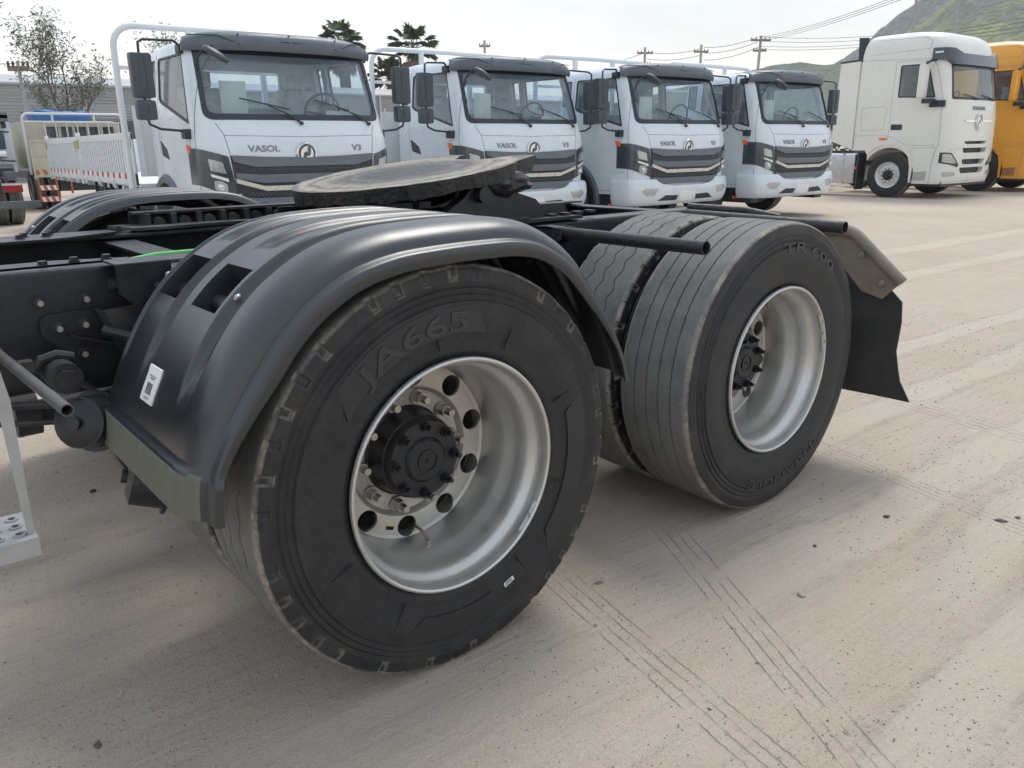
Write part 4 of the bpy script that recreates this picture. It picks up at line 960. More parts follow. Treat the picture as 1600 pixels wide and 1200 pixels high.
    def word(s, yc, zc, size, off=.0):
        me = text_mesh(s, size, .004, .004*0+.0015, 3)
        for q in me.vertices:
            y = yc+q.co.x*1.22; z = zc+q.co.y; q.co = (skin3(y, z)+.003+q.co.z, y, z)
        bm = bmesh.new(); bm.from_mesh(me); bmesh.ops.recalc_face_normals(bm, faces=bm.faces); bm.to_mesh(me); bm.free()
        o = link('lettering', me, M('letter_grey', (.20, .22, .24), .3, .6), t, 30); return o
    word('VASOL', -.46, 1.295, .090); word('V3', .615, 1.295, .090)
    # wipers
    for (y0, y1, y2) in ((.0, -.62, -.10), (.83, .20, .60)):
        b = B(); p0 = (skin3(y0, 1.555)+.02, y0, 1.555); pm_ = ((y1+y2)/2+.02, 1.735)
        b.cyl((p0[0]-.03, p0[1], p0[2]), (p0[0]+.012, p0[1], p0[2]), .022, .018, 14)
        b.tube([p0, (skin3(y0-.12, 1.64)+.03, y0-.12, 1.64), (skin3(pm_[0], pm_[1])+.03, pm_[0], pm_[1])], [.011, .009, .006], 8)
        q = [(skin3(y1+(y2-y1)*k/8, 1.80-.105*k/8)+.016, y1+(y2-y1)*k/8, 1.80-.105*k/8) for k in range(9)]; b.tube(q, .0075, 6); b.build('wiper', m_dk, t)
    # sun visor over the windshield
    b = B(); vs = []; n = 36; prof = [(-.010, 2.268), (.012, 2.272), (.030, 2.300), (.034, 2.345), (.018, 2.405), (-.020, 2.440), (-.10, 2.462), (-.30, 2.470), (-.30, 2.45), (-.08, 2.43), (-.02, 2.34)]
    for i in range(n+1):
        s = -1+2*i/n; y = 1.055*math.copysign(1-(1-abs(s))**1.6, s); xc = -.155-.27*abs(y/1.055)**3.2
        tp = 1-.0*abs(s); zd = -.012*abs(s)**2
        a_ = abs(y/1.055)
        for (dx, z) in prof: vs.append((xc+(dx if dx > -.05 else -.05+(dx+.05)*(1-.8*a_**5)), y*(1-.045*max(0, z-2.34)/.12), z+zd-.05*a_**6*max(0, z-2.36)/.1))
    k = len(prof); fs = [(i*k+j, i*k+(j+1) % k, (i+1)*k+(j+1) % k, (i+1)*k+j) for i in range(n) for j in range(k)]+[tuple(range(k)), tuple(range(n*k, (n+1)*k))]
    b.add(vs, fs); vis = b.build('sun_visor', m_gry, t, 35)
    for y in (-.55, -.02, .52):
        for z in ((2.325, 2.415) if abs(y) > .1 else (2.425,)):
            xc = -.155-.27*abs(y/1.055)**3.2+.030; b = B(); b.cyl((xc-.01, y, z), (xc+.006, y, z), .010, n=10); q = b.build('rivet', m_dk, t); q.parent = vis
    b = B()
    for s in (-1, 1): b.tube([(-.155-.27*abs(yy/1.055)**3.2+.028+dx, s*yy, zz) for yy, zz, dx in ((.02, 2.365, .004), (.62, 2.350, .004), (.74, 2.405, -.010), (1.0, 2.41, -.010))], .006, 6)
    q = b.build('visor_crease', m_dk, t); q.parent = vis
    # mirrors
    for s in (-1, 1):
        b = B(); b.tube([(-.56, s*1.0, 2.29), (-.50, s*1.08, 2.345), (-.46, s*1.12, 2.355), (-.40, s*1.42, 2.34), (-.38, s*1.47, 2.31), (-.38, s*1.475, 2.2), (-.38, s*1.475, 1.62), (-.38, s*1.46, 1.545), (-.37, s*1.36, 1.50), (-.36, s*1.20, 1.485), (-.36, s*1.12, 1.48)], .013, 10)
        b.box(-.42, -.30, s*1.16, s*1.04, 1.40, 1.50, bev=.02); b.box(-.62, -.48, s*1.06, s*.98, 2.24, 2.33, bev=.02)
        mo = b.build('mirror', m_dk, t, 40)
        for (za, zb, ya, yb) in ((1.795, 2.215, 1.365, 1.575), (1.585, 1.775, 1.375, 1.565)):
            b = B(); b.box(-.46, -.345, s*ya, s*yb, za, zb, bev=.035); q = b.build('mirror_housing', m_mir, t, 60); q.parent = mo
            b = B(); b.box(-.345-.119, -.345-.115, s*(ya+.03), s*(yb-.03), za+.03, zb-.03); q = b.build('mirror_glass', m_chr, t); q.parent = mo
            b = B(); b.prism([(-.345, s*(ya+.075)), (-.325, s*(ya+.09)), (-.325, s*(yb-.09)), (-.345, s*(yb-.075))], 'z', za+.07, zb-.05); q = b.build('mirror_clamp', m_mir, t); q.parent = mo
    b = B(); b.tube([(-.20, -.99, 2.05), (-.14, -1.0, 2.15), (-.06, -.97, 2.23), (.03, -.88, 2.275)], .011, 8); mo = b.build('front_mirror', m_dk, t)
    b = B(); b.lathe([(-.022, .03), (-.024, .11), (-.012, .128), (.012, .130), (.030, .112), (.045, .05), (.047, .003)], 28, ax='z'); q = b.build('mirror_housing', m_mir, t, 60); q.parent = mo
    q.location = (.05, -.87, 2.19); q.rotation_euler = (R_(-28), R_(18), 0); q.scale = (1, 1.05, 1)
    # cab inside
    b = B(); b.box(-.60, -.20, -.98, .98, 1.00, 1.52, bev=.06); b.box(-.48, -.28, .25, .90, 1.50, 1.62, bev=.04); io = b.build('dashboard', m_dash, t)
    for y in (-.60, .56):
        b = B(); b.box(-1.35, -.85, y-.25, y+.25, 1.02, 1.42, bev=.06); b.box(-1.50, -1.34, y-.25, y+.25, 1.38, 1.98, bev=.06); b.box(-1.50, -1.38, y-.13, y+.13, 1.98, 2.16, bev=.04); b.build('seat', m_seat, t, 50)
    b = B(); pts = [(-.70+.075*math.sin(a), .56+.215*math.cos(a), 1.70+.20*math.sin(a)) for a in [2*PI*i/32 for i in range(32)]]; b.tube(pts, .015, 8, closed=True); b.tube([(-.70, .56, 1.70), (-.55, .56, 1.45)], .03, 8)
    b.tube([(-.70, .36, 1.70), (-.70, .56, 1.68), (-.70, .76, 1.70)], .015, 6); b.build('steering_wheel', m_dk, t)
    b = B(); b.box(-.335, -.330, -.84+.1, -.56+.1, 1.66, 1.98); b.build('paper_sheet', M('paper_sheet', (.75, .74, .66), .6), t)
    b = B(); b.box(-.30, -.29, .42, .72, 1.63, 1.70); b.build('paper_slip', MATS['paper_sheet'], t)
    b = B(); b.box(-1.755, -1.745, -.95, -.53, 1.02, 2.28); b.build('rear_trim', m_int, t); b = B(); b.box(-1.755, -1.745, .53, .95, 1.02, 2.28); b.build('rear_trim', m_int, t); b = B(); b.box(-1.70, -.75, -.86, .86, 2.30, 2.312); b.build('headliner', m_int, t)
    # running gear and load bed
    for s in (-1, 1):
        for xx in (-1.40, -5.3):
            put_wheel(W3, t, (xx, s*1.03, .43), s, m_tyre2, m_rim2, m_rim2, xx*30)
        b = B(); b.box(-8.2, -.3, s*.36, s*.44, .62, .84); b.build('frame_rail', m_dk, t)
    b = B(); b.cyl((-5.3, -.8, .45), (-5.3, .8, .45), .07, n=12); b.lathe([(-.2, .05), (-.12, .18), (.12, .18), (.2, .05)], 16, (-5.3, 0, .45)); b.build('axle', m_dk, t)
    b = B(); b.cyl((-1.4, -.85, .45), (-1.4, .85, .45), .05, n=12); b.build('axle', m_dk, t)
    b = B(); b.box(-3.3, -2.3, -1.05, -.55, .42, .80, bev=.05); b.build('fuel_tank', m_dk, t)
    b = B(); b.box(-8.35, -2.10, -1.22, 1.22, .865, .905)
    for k in range(14): b.box(-2.3-k*.45, -2.38-k*.45, -1.18, 1.18, .80, .865)
    b.build('bed_floor', m_bed, t)
    b = B()
    for k in range(6): b.cyl((-2.7-k*.5, -1.20, .80), (-2.7-k*.5, -1.20, .86), .01, n=6)
    # headboard with hoop
    b = B(); b.box(-2.115, -2.085, -1.20, 1.20, .99, 1.80)
    for k in range(13): y = -1.14+k*.19; b.box(-2.085, -2.072, y-.012, y+.012, 1.0, 1.85)
    b.build('headboard', m_bed, t)
    b = B(); pts = [(-2.12, -1.31, .86), (-2.12, -1.31, 1.9), (-2.12, -1.30, 2.42)]
    for k in range(7): a = k*PI/12; pts.append((-2.12, -1.30+.24-.24*math.cos(a), 2.44+.24*math.sin(a)))
    pts += [(-2.12, 0, 2.69)]+[(p[0], -p[1], p[2]) for p in reversed(pts)]
    b.tube(pts, .036, 12); ho = b.build('headboard_hoop', m_bed, t, 50)
    for y in (-.44, .44): b = B(); b.box(-2.15, -2.09, y-.03, y+.03, 1.86, 2.68); q = b.build('hoop_post', m_bed, t); q.parent = ho
    b = B(); b.box(-2.14, -2.10, -1.28, 1.28, 2.20, 2.24); q = b.build('hoop_rail', m_bed, t); q.parent = ho
    # dropsides: corrugated boards with rails, latches and reflective tape
    rb = B()
    def dside(x0, x1, s):
        b = B(); y = s*1.25
        b.box(x0, x1, y, y-s*.03, 1.415, 1.505, bev=.008); b.box(x0, x1, y, y-s*.03, .885, 1.02); b.box(x0, x0+.06, y, y-s*.03, .885, 1.505); b.box(x1-.06, x1, y, y-s*.03, .885, 1.505); b.box(x0, x1, y-s*.022, y-s*.028, .9, 1.5)
        o = b.build('dropside', m_bed, t)
        n = int((x1-x0-.14)/.125)
        for k in range(n):
            xa = x0+.08+k*(x1-x0-.16)/n
            q = b0.copy() if False else None
            o2 = link('side_corrugation', rib_me, m_bed, o) if True else None
            o2.location = (xa+.03, y-s*.012, 1.2175)
        for k in range(int((x1-x0)/.33)):
            xa = x0+.12+k*.33
            o2 = link('reflector', ref_me, m_red, o); o2.location = (xa, y+s*.0015, .985)
            o2 = link('reflector', ref_me2, m_wht, o); o2.location = (xa+.115, y+s*.0015, .985)
        for xa in (x0+.03, x1-.03):
            b = B(); b.box(xa-.02, xa+.02, y+s*.002, y+s*.03, 1.33, 1.45, bev=.006); q = b.build('latch', M('latch_yellowed', (.5, .48, .25), .5, .2), t); q.parent = o
        for k in range(4):
            xa = x0+.3+k*(x1-x0-.6)/3; b = B(); b.box(xa-.03, xa+.03, y+s*.002, y+s*.02, .84, .93); q = b.build('hinge', m_bed, t); q.parent = o
    rbb = B(); rbb.prism([(-.042, -.012), (-.026, .011), (.026, .011), (.042, -.012)], 'z', -.195, .195); rib_me = rbb.mesh('corrugation')
    rbb = B(); rbb.box(-.055, .055, -.0015, .0015, -.032, .032); ref_me = rbb.mesh('reflector'); ref_me2 = ref_me.copy()
    dside(-5.42, -2.18, -1); dside(-8.30, -5.52, -1); dside(-5.42, -2.18, 1); dside(-8.30, -5.52, 1)
    for s in (-1, 1):
        for xa in (-5.47, -8.33): b = B(); b.box(xa-.04, xa+.04, s*1.255, s*1.20, .82, 1.56); b.build('bed_post', m_bed, t)
    b = B(); b.box(-8.37, -8.34, -1.22, 1.22, .90, 1.50); b.build('tailgate', m_bed, t)
    for k in range(5): b = B(); b.box(-2.75-k*.55, -2.60-k*.55, -1.19, -1.15, .44, .86) if k in (0, 3) else b.box(-2.9-k*.5, -2.93-k*.5, -1.2, -1.16, .5, .86); b.build('side_guard_post', m_dk, t)
    b = B(); b.box(-4.7, -2.6, -1.20, -1.16, .58, .66); b.box(-4.7, -2.6, 1.16, 1.20, .58, .66); b.build('side_guard', m_dk, t)
    return t
W3 = simple_wheel_meshes(.43, .25, .25, 'w3')
V3 = make_v3()
YAW3 = -1.612
V3.location = (2.996, 6.839, 0); V3.rotation_euler = (0, 0, YAW3)
V3['label'] = 'nearest white dropside truck at the left of the row, its whole load bed side showing'
_ch = tree(V3)
for (x, y, lab_) in ((6.608, 7.203, 'second white truck of the row, its emblem partly hidden behind the greasy coupling plate'),
                     (9.316, 6.628, 'third white truck of the row, directly behind the rear tyres with its full bumper showing'),
                     (12.051, 6.254, 'fourth white truck of the row, next to the tall white tractor unit')):
    c = copy_tree(V3, _ch); c.location = (x, y, 0); c['label'] = lab_
# ================================================================= tall tractor units on the right
TABW = [(.34, -.05, 1.235, .40, -2.31), (.40, -.02, 1.25, .42, -2.31), (.9, .0, 1.25, .42, -2.31), (1.25, .0, 1.25, .42, -2.31), (1.8, -.02, 1.25, .42, -2.31), (2.15, -.07, 1.25, .42, -2.31), (2.5, -.13, 1.245, .42, -2.31), (2.85, -.20, 1.24, .42, -2.31),
        (3.05, -.25, 1.238, .43, -2.31), (3.2, -.29, 1.232, .47, -2.30), (3.35, -.34, 1.215, .52, -2.28), (3.48, -.43, 1.18, .58, -2.25), (3.56, -.56, 1.12, .66, -2.22), (3.61, -.74, 1.03, .75, -2.19), (3.645, -1.0, .90, .75, -2.14), (3.665, -1.35, .70, .5, -2.0)]
ZSW = [.34, .37, .42, .5, .6, .7, .8, .9, 1.0, 1.1, 1.2, 1.35, 1.5, 1.65, 1.8, 1.95, 2.1, 2.2, 2.35, 2.5, 2.65, 2.8, 2.9, 3.0, 3.07, 3.14, 3.2, 3.28, 3.35, 3.42, 3.48, 3.52, 3.56, 3.585, 3.61, 3.63, 3.645, 3.656, 3.665]
patchW = patch_fn(TABW, ZSW)
def skinW(y, z, off=0):
    F = lut(TABW); xf, w_, D = F(z, 1)+off, F(z, 2)+off, F(z, 3); s = min(.999, abs(y)/w_)
    return xf-D+D*(1-s**4)**.25
WW = simple_wheel_meshes(.52, .31, .295, 'ww', 72, .02)
m_rimw = M('rim_white_hauler', (.68, .68, .67), .35, .4, .08, 12, dust=.15)
m_tyre3 = tyre_material('tyre_rubber_hauler', .52, .31, .3)
m_checker = M('tank_aluminium', (.55, .56, .57), .35, .8, .10, 14, .9, 38, dust=.2)
def make_hauler(paint, label, step_mat):
    t = root('tractor_unit', (0, 0, 0), 0, label, 'truck')
    m = shell_mesh(TABW, ZSW)
    ti = [(z, xf-.06, w_-.06, D-.02, xr+.06) for (z, xf, w_, D, xr) in TABW if z <= 3.36]
    m = bool_mesh(m, shell_mesh(ti, [z for z in ZSW if 1.29 < z < 3.3]))
    WS = round_poly([(-1.10, 2.175), (1.10, 2.175), (1.06, 2.90), (-1.06, 2.90)], .06)
    m = bool_mesh(m, prism_mesh(WS, 'x', -.55, .3))
    SW = round_poly([(-.46, 2.20), (-.70, 2.93), (-1.33, 2.93), (-1.32, 2.24)], .04)
    m = bool_mesh(m, prism_mesh(SW, 'y', -1.5, 1.5))
    m = bool_mesh(m, B().cyl((-1.37, -2, .52), (-1.37, 2, .52), .625, n=48).mesh())
    m = bool_mesh(m, B().box(-2.5, -1.9, -2, 2, .2, 1.08).mesh())
    # step well with tread plate recess and grille slots cut into the nose
    for (a, b_, zc, h) in ((-.56, .56, 1.235, .032), (-.60, .60, 1.065, .055), (-.56, .56, .815, .058), (-.60, .60, .625, .065)):
        m = bool_mesh(m, prism_mesh([(a, zc+h), (b_, zc+h), (b_+.0 if h > .05 else b_-.05, zc+h*.1), (b_-.07, zc-h), (a+.07, zc-h), (a, zc+h*.1)], 'x', -.12, .3))
    link('cab', m, paint, t, 32)
    P = lambda name, poly, ax, a, b_, oo, oi, mat, sharp=30: patchW(name, poly, ax, a, b_, oo, oi, mat, t, sharp)
    ws = P('windshield', WS, 'x', -.55, .3, -.012, -.018, m_gls)
    fr = bool_mesh(prism_mesh(round_poly([(-1.115, 2.155), (1.115, 2.155), (1.075, 2.92), (-1.075, 2.92)], .06), 'x', -.55, .3), prism_mesh(round_poly([(-1.07, 2.21), (1.07, 2.21), (1.03, 2.86), (-1.03, 2.86)], .06), 'x', -.8, .4))
    o_ = bool_mesh(shell_mesh(TABW, ZSW, .003), fr, 'INTERSECT'); link('windshield_seal', bool_mesh(o_, shell_mesh(TABW, ZSW, -.010)), m_dk, t, 30).parent = ws
    for (a, b_) in ((-1.5, -.8), (.8, 1.5)):
        P('side_window', SW, 'y', a, b_, -.010, -.015, m_gls)
        g = bool_mesh(prism_mesh(SW, 'y', a, b_), prism_mesh(round_poly([(-.51, 2.235), (-.72, 2.905), (-1.305, 2.905), (-1.295, 2.265)], .03), 'y', a-1, b_+1))
        link('window_seal', bool_mesh(bool_mesh(shell_mesh(TABW, ZSW, .002), g, 'INTERSECT'), shell_mesh(TABW, ZSW, -.012)), m_dk, t, 30)
    for i, (z0, z1) in enumerate(((1.20, 1.27), (1.0, 1.13), (.75, .88), (.55, .70))):
        b = B(); b.box(-.119, -.112, -.54, .54, z0-.0, z1)
        for k in range(9): b.box(-.112, -.105, -.56+k*.14-.004, -.56+k*.14+.004, z0, z1)
        b.build('grille_insert', m_dk, t)  # dark sheet added to blacken slots too shallow to go dark themselves
    def seam(pts2, side):
        F = lut(TABW); b = B(); q = []
        for i in range(len(pts2)-1):
            for k in range(8+(i == len(pts2)-2)):
                u = k/8; x = pts2[i][0]+(pts2[i+1][0]-pts2[i][0])*u; z = pts2[i][1]+(pts2[i+1][1]-pts2[i][1])*u
                w_, D, xf = F(z, 2), F(z, 3), F(z, 1); kk = (x-(xf-D))/D; y = w_ if kk <= 0 else w_*max(0, 1-kk**4)**.25
                q.append((x, side*(y-.001), z))
        b.tube(q, .0032, 6); b.build('panel_seam', M('seam_soft', (.16, .16, .15), .7), t)
    for s in (-1, 1):
        seam([(-1.44, 3.02), (-1.44, 1.28)], s); seam([(-1.44, 3.02), (-.62, 2.99), (-.50, 2.86), (-.30, 2.16), (-.26, 1.2), (-.30, 1.12)], s); seam([(-2.29, 3.10), (-.66, 3.03)], s)
        seam([(-.86, 1.12), (-.33, 1.14), (-.30, 1.12), (-.36, .80), (-.38, .36)], s); seam([(-2.15, 2.04), (-1.60, 2.06), (-1.55, 2.02), (-1.58, 1.54), (-2.14, 1.54), (-2.15, 2.04)], s)
        seam([(-2.29, 1.42), (-1.5, 1.41), (-1.30, 1.36), (-1.05, 1.22), (-.86, 1.18), (-.34, 1.19)], s); seam([(-.86, 1.12), (-.85, .35)], s)
        seam([(-2.05, 3.52), (-.85, 3.48), (-.70, 3.40), (-.72, 3.24), (-2.10, 3.20)], s)
        P('handle_recess', round_poly([(-1.40, 1.66), (-1.13, 1.65), (-1.13, 1.53), (-1.40, 1.53)], .03), 'y', 1.0*s, 1.5*s, .006, -.01, m_dk)
        P('marker_lamp', [(-1.66, 1.36), (-1.47, 1.36), (-1.47, 1.31), (-1.63, 1.31)], 'y', 1.0*s, 1.5*s, .012, -.01, m_org)
        P('step_plate', [(-.74, .60), (-.44, .62), (-.46, .42), (-.74, .41)], 'y', 1.0*s, 1.5*s, .004, -.01, step_mat)
        P('arch_trim', [(-1.95, 1.06), (-1.80, 1.22), (-1.55, 1.30), (-1.25, 1.29), (-1.0, 1.18), (-.84, .98), (-.78, .70), (-.79, .36), (-.83, .36), (-.84, .70), (-.90, .94), (-1.04, 1.10), (-1.26, 1.20), (-1.50, 1.205), (-1.74, 1.12), (-1.90, .98)], 'y', 1.0*s, 1.5*s, .022, -.01, paint)
        hl = P('headlight', round_poly([(s*1.23, 1.03), (s*1.02, 1.02), (s*.70, .76), (s*.72, .70), (s*1.0, .76), (s*1.23, .80)], .02), 'x', -.45, .3, .008, -.01, m_dk)
        P('lamp_lens', round_poly([(s*1.21, 1.00), (s*1.04, .99), (s*.80, .79), (s*1.0, .79), (s*1.21, .82)], .02), 'x', -.45, .3, .014, .0, m_lens).parent = hl
        P('fog_lamp', round_poly([(s*1.16, .61), (s*.80, .60), (s*.76, .52), (s*1.16, .50)], .02), 'x', -.45, .3, .010, -.01, m_lens)
        P('nose_crease', [(s*.62, 1.16), (s*1.1, 1.12), (s*1.1, 1.10), (s*.62, 1.13)], 'x', -.45, .3, .014, -.01, paint)
        # mirror with painted housing
        b = B(); b.tube([(-.56, s*1.20, 2.99), (-.58, s*1.40, 2.97), (-.62, s*1.50, 2.92)], .03, 10); mo = b.build('mirror_arm', m_dk, t, 50); b = B(); b.box(-.56, -.22, s*1.245, s*1.30, 2.00, 2.14, bev=.02); b.box(-.66, -.42, s*1.30, s*1.48, 2.08, 2.18, bev=.02); b.build('mirror_bracket', m_dk, t, 50)
        b = B(); b.box(-.73, -.60, s*1.36, s*1.62, 2.20, 2.90, bev=.05); q = b.build('mirror_housing', paint, t, 60); q.parent = mo
        b = B(); b.box(-.745, -.728, s*1.385, s*1.595, 2.23, 2.87); q = b.build('mirror_glass', m_dk, t, 30); q.parent = mo
        # rear fairing
        b = B(); b.prism([(-2.325, 1.10), (-2.325, 3.10), (-2.82, 3.08), (-2.88, 1.30)], 'y', s*1.24, s*1.20); b.build('side_fairing', paint, t)
        b = B(); b.prism([(-2.30, 3.10), (-2.26, 3.62), (-2.50, 3.64), (-2.46, 3.10)], 'y', s*1.10, s*1.06); b.prism([(-2.84, 3.085), (-2.84, 3.12), (-2.30, 3.15), (-2.30, 3.115)], 'y', s*1.24, s*1.05); b.build('roof_fairing', m_dk, t)
        b = B(); b.box(-2.17, -2.12, s*1.22, s*.90, .16, 1.02); b.build('mud_flap', m_dk, t)
        b = B(); b.box(-2.20, -2.15, s*1.24, s*1.20, .64, .70, bev=.01); b.build('marker_lamp', m_org, t)
        b = B(); b.box(-3.5, -2.22, s*1.20, s*.62, .30, 1.0, bev=.07)
        for k in (0, 1): b.box(-2.55-k*.6, -2.50-k*.6, s*1.206, s*.61, .29, 1.01)
        b.build('fuel_tank', m_checker, t)
        put_wheel(WW, t, (-1.37, s*1.22, .52), s, m_tyre3, m_rimw, m_hub, 10); 
        for xx in (-4.6, -5.95): put_wheel(WW, t, (xx, s*1.22, .52), s, m_tyre3, m_rimw, m_hub, 40)
        b = B(); b.box(-6.6, -2.0, s*.38, s*.46, .72, 1.02); b.build('frame_rail', m_dk, t)
    b = B(); b.box(-.9, -.2, -1.0, 1.0, 1.30, 2.10, bev=.06); b.build('dashboard', m_dash, t)
    for y in (-.62, .62):
        b = B(); b.box(-1.7, -1.15, y-.27, y+.27, 1.5, 1.95, bev=.06); b.box(-1.85, -1.68, y-.27, y+.27, 1.9, 2.65, bev=.06); b.build('seat', m_seat, t, 50)
    b = B(); pts = [(-.95+.10*math.sin(a), .62+.23*math.cos(a), 2.20+.20*math.sin(a)) for a in [2*PI*i/28 for i in range(28)]]; b.tube(pts, .016, 8, closed=True); b.tube([(-.95, .62, 2.20), (-.75, .62, 1.98)], .03, 8); b.build('steering_wheel', m_dk, t)
    b = B(); b.box(-.42, -.28, -.95, -.55, 2.105, 2.13); b.build('paper_slip', MATS['paper_sheet'], t)
    v = P('sun_visor', [(-1.34, 3.235), (-1.02, 3.225), (-.74, 3.12), (.74, 3.12), (1.02, 3.225), (1.34, 3.235), (1.34, 3.00), (1.17, 2.965), (1.09, 2.885), (-1.09, 2.885), (-1.17, 2.965), (-1.34, 3.00)], 'x', -.62, .3, .075, -.02, M('visor_blue_black', (.045, .06, .08), .25, 0, .1, 5, coat=.4), 40)
    for s in (-1, 1):
        b = B(); b.box(-.56, -.40, s*1.320, s*1.27, 3.12, 3.155, bev=.008); q = b.build('visor_lamp', m_wht, t); q.parent = v
    # badge
    cx, cz = skinW(0, 1.68), 1.68
    b = B(); pts = [(cx+.02, .155*math.cos(a), cz+.165*math.sin(a)) for a in [2*PI*i/40 for i in range(40)]]; b.tube(pts, .018, 10, closed=True); em = b.build('emblem', m_chr, t)
    for sg in (1, -1):
        P0 = [(.020, .080), (-.022, .074), (-.058, .046), (-.074, .004), (-.066, -.040), (-.042, -.068), (-.046, -.030), (-.040, .006), (-.016, .026), (.010, .020), (.004, .046)]
        b = B(); b.prism([(sg*y*1.5, sg*z*1.55+cz) for y, z in P0], 'x', cx+.012, cx+.03); q = b.build('emblem_blade', m_chr, t, 20); q.parent = em
        b = B(); b.prism([(sg*.17, cz+.045), (sg*.70, cz+.045), (sg*.60, cz+.005), (sg*.17, cz-.01)], 'x', skinW(.5, cz)-.02, skinW(.17, cz)+.012); q = b.build('emblem_wing', m_chr, t, 20); q.parent = em
    me = text_mesh('DONGFENG', .11, .006, .002)
    for q in me.vertices: y = q.co.x*1.05; z = 1.975+q.co.y; q.co = (skinW(y, z)+.004+q.co.z, y, z)
    bm = bmesh.new(); bm.from_mesh(me); bmesh.ops.recalc_face_normals(bm, faces=bm.faces); bm.to_mesh(me); bm.free()
    link('lettering', me, MATS['letter_grey'], t, 30)
    for (y0, y1) in ((-.1, -.75), (.75, .1)):
        b = B(); b.tube([(skinW(y0, 2.16)+.03, y0, 2.165), (skinW(y0-.3, 2.24)+.02, y0-.3, 2.23), (skinW(y1, 2.30)+.02, y1, 2.27)], [.016, .012, .009], 8); b.build('wiper', m_dk, t)
    b = B(); b.box(-.9, -.14, -1.15, 1.15, .28, .62); b.build('front_frame', m_dk, t)
    return t
m_hw = M('hauler_white', (.72, .71, .66), .30, 0, .03, 2, coat=.3)
m_hy = M('hauler_yellow', (.78, .36, .045), .30, 0, .04, 2, coat=.3)
m_stepw = M('step_grey', (.42, .42, .40), .5, .3, .1, 30, .6, 60); m_stepy = M('step_rusty', (.33, .16, .07), .6, .1, .2, 20, .6, 60)
HW = make_hauler(m_hw, 'tall cream white tractor unit with a high roof sleeper cab', m_stepw); HW.location = (19.37, 6.22, 0); HW.rotation_euler = (0, 0, YAW3)
HY = make_hauler(m_hy, 'bright yellow tractor unit at the right edge, behind the tall white one', m_stepy); HY.location = (23.1, 5.65, 0); HY.rotation_euler = (0, 0, YAW3)
# ================================================================= things at the back left
m_crm = M('old_cream_paint', (.52, .48, .38), .55, 0, .12, 4, .1, 80, dust=.3, dustcol=(.40, .33, .24))
m_oran = M('primer_orange', (.50, .13, .06), .6)
m_redp = M('chassis_red', (.45, .03, .035), .45, 0, .15, 8)
m_old = M('old_grey_bar', (.14, .155, .17), .6, 0, .15, 8)
ct = root('old_dropside_truck', (3.6, 19.4, 0), 0, 'old cream truck seen from behind, with barred rear cab windows and a hazard striped bumper', 'truck')
def cb(name, mat, *bx, par=ct, bev=0):
    b = B()
    for q in bx: b.box(*q, bev=bev)
    return b.build(name, mat, par)
cb('tailgate', m_crm, (-1.05, 1.02, 0, .05, .74, 1.50)); 
for k in range(4): cb('tailgate_post', m_crm, (-1.06+k*.68, -1.02+k*.68, -.03, .0, .70, 1.52))
cb('tailgate_rail', m_crm, (-1.05, 1.02, -.02, 0, 1.50, 1.55)); cb('tailgate_rail', m_crm, (-1.05, 1.02, -.015, 0, 1.20, 1.23))
for k in range(13): 
    b = B(); b.prism([(-1.0+k*.155, .80), (-.93+k*.155, .80), (-.97+k*.155, .90), (-1.04+k*.155, .90)], 'y', -.012, -.004); b.build('reflector', m_oran, ct)
# cab back wall with windows
cabm = B().box(-1.02, 1.02, .60, 2.2, .9, 1.97, bev=.12).mesh()
for k in range(5): cabm = bool_mesh(cabm, B().box(-.55+k*.30, -.31+k*.30, .5, .9, 1.60, 1.84).mesh())
cabm = bool_mesh(cabm, B().box(-.94, .94, .72, 2.1, 1.0, 1.86).mesh())
link('cab', cabm, m_crm, ct, 40)
for k in range(5): cb('rear_window', m_gls, (-.55+k*.30, -.31+k*.30, .67, .675, 1.60, 1.84))
for k in range(8): cb('window_bar', m_bed, (-.60+k*.225, -.575+k*.225, .50, .53, 1.50, 1.93))
cb('window_bar_rail', m_bed, (-.62, 1.02, .49, .535, 1.92, 1.95))
b = B(); pts = [(-1.06, .30, .8), (-1.06, .30, 1.95)]+[(-1.06+.13-.13*math.cos(a), .30, 1.98+.13*math.sin(a)) for a in [PI/8*k for k in range(1, 5)]]
pts += [(-p[0], p[1], p[2]) for p in reversed(pts)]; b.tube(pts, .028, 10); b.build('hoop', m_bed, ct)
for x in (-.45, .42): cb('hoop_post', m_bed, (x-.02, x+.02, .285, .315, 1.94, 2.10))
bb2 = cb('bumper', m_oran, (-1.02, -.62, -.05, 0, .20, .32), (-1.02, -.62, -.05, 0, .45, .57), (-1.02, -.98, 0, .05, .2, .74), (-.66, -.62, 0, .05, .2, .74))
for z in (.21, .46):
    for k in range(3): b = B(); b.prism([(-.97+k*.13, z), (-.91+k*.13, z), (-.94+k*.13, z+.10), (-1.0+k*.13, z+.10)], 'y', -.058, -.052); b.build('stripe', m_wht, bb2)
for s, x in ((-1, -1.0), (-1, -.72), (1, 1.0), (1, .72)):
    w_ = link('wheel', W3[1], m_rim2, ct, 30); w_.location = (x, 1.0, .43); w_.rotation_euler = (0, 0, -PI/2 if s < 0 else PI/2); link('tyre', W3[0], m_tyre2, w_, 30)
cb('frame_rail', m_dk, (-.45, -.38, 0, 7, .6, .8)); cb('frame_rail', m_dk, (.38, .45, 0, 7, .6, .8)); cb('cross_box', m_dk, (-.55, .9, .1, .8, .42, .74)); cb('side_bar', m_oran, (-.35, .30, .05, .09, .62, .66)); cb('side_bar', m_oran, (-.35, -.31, .05, .09, .36, .62))
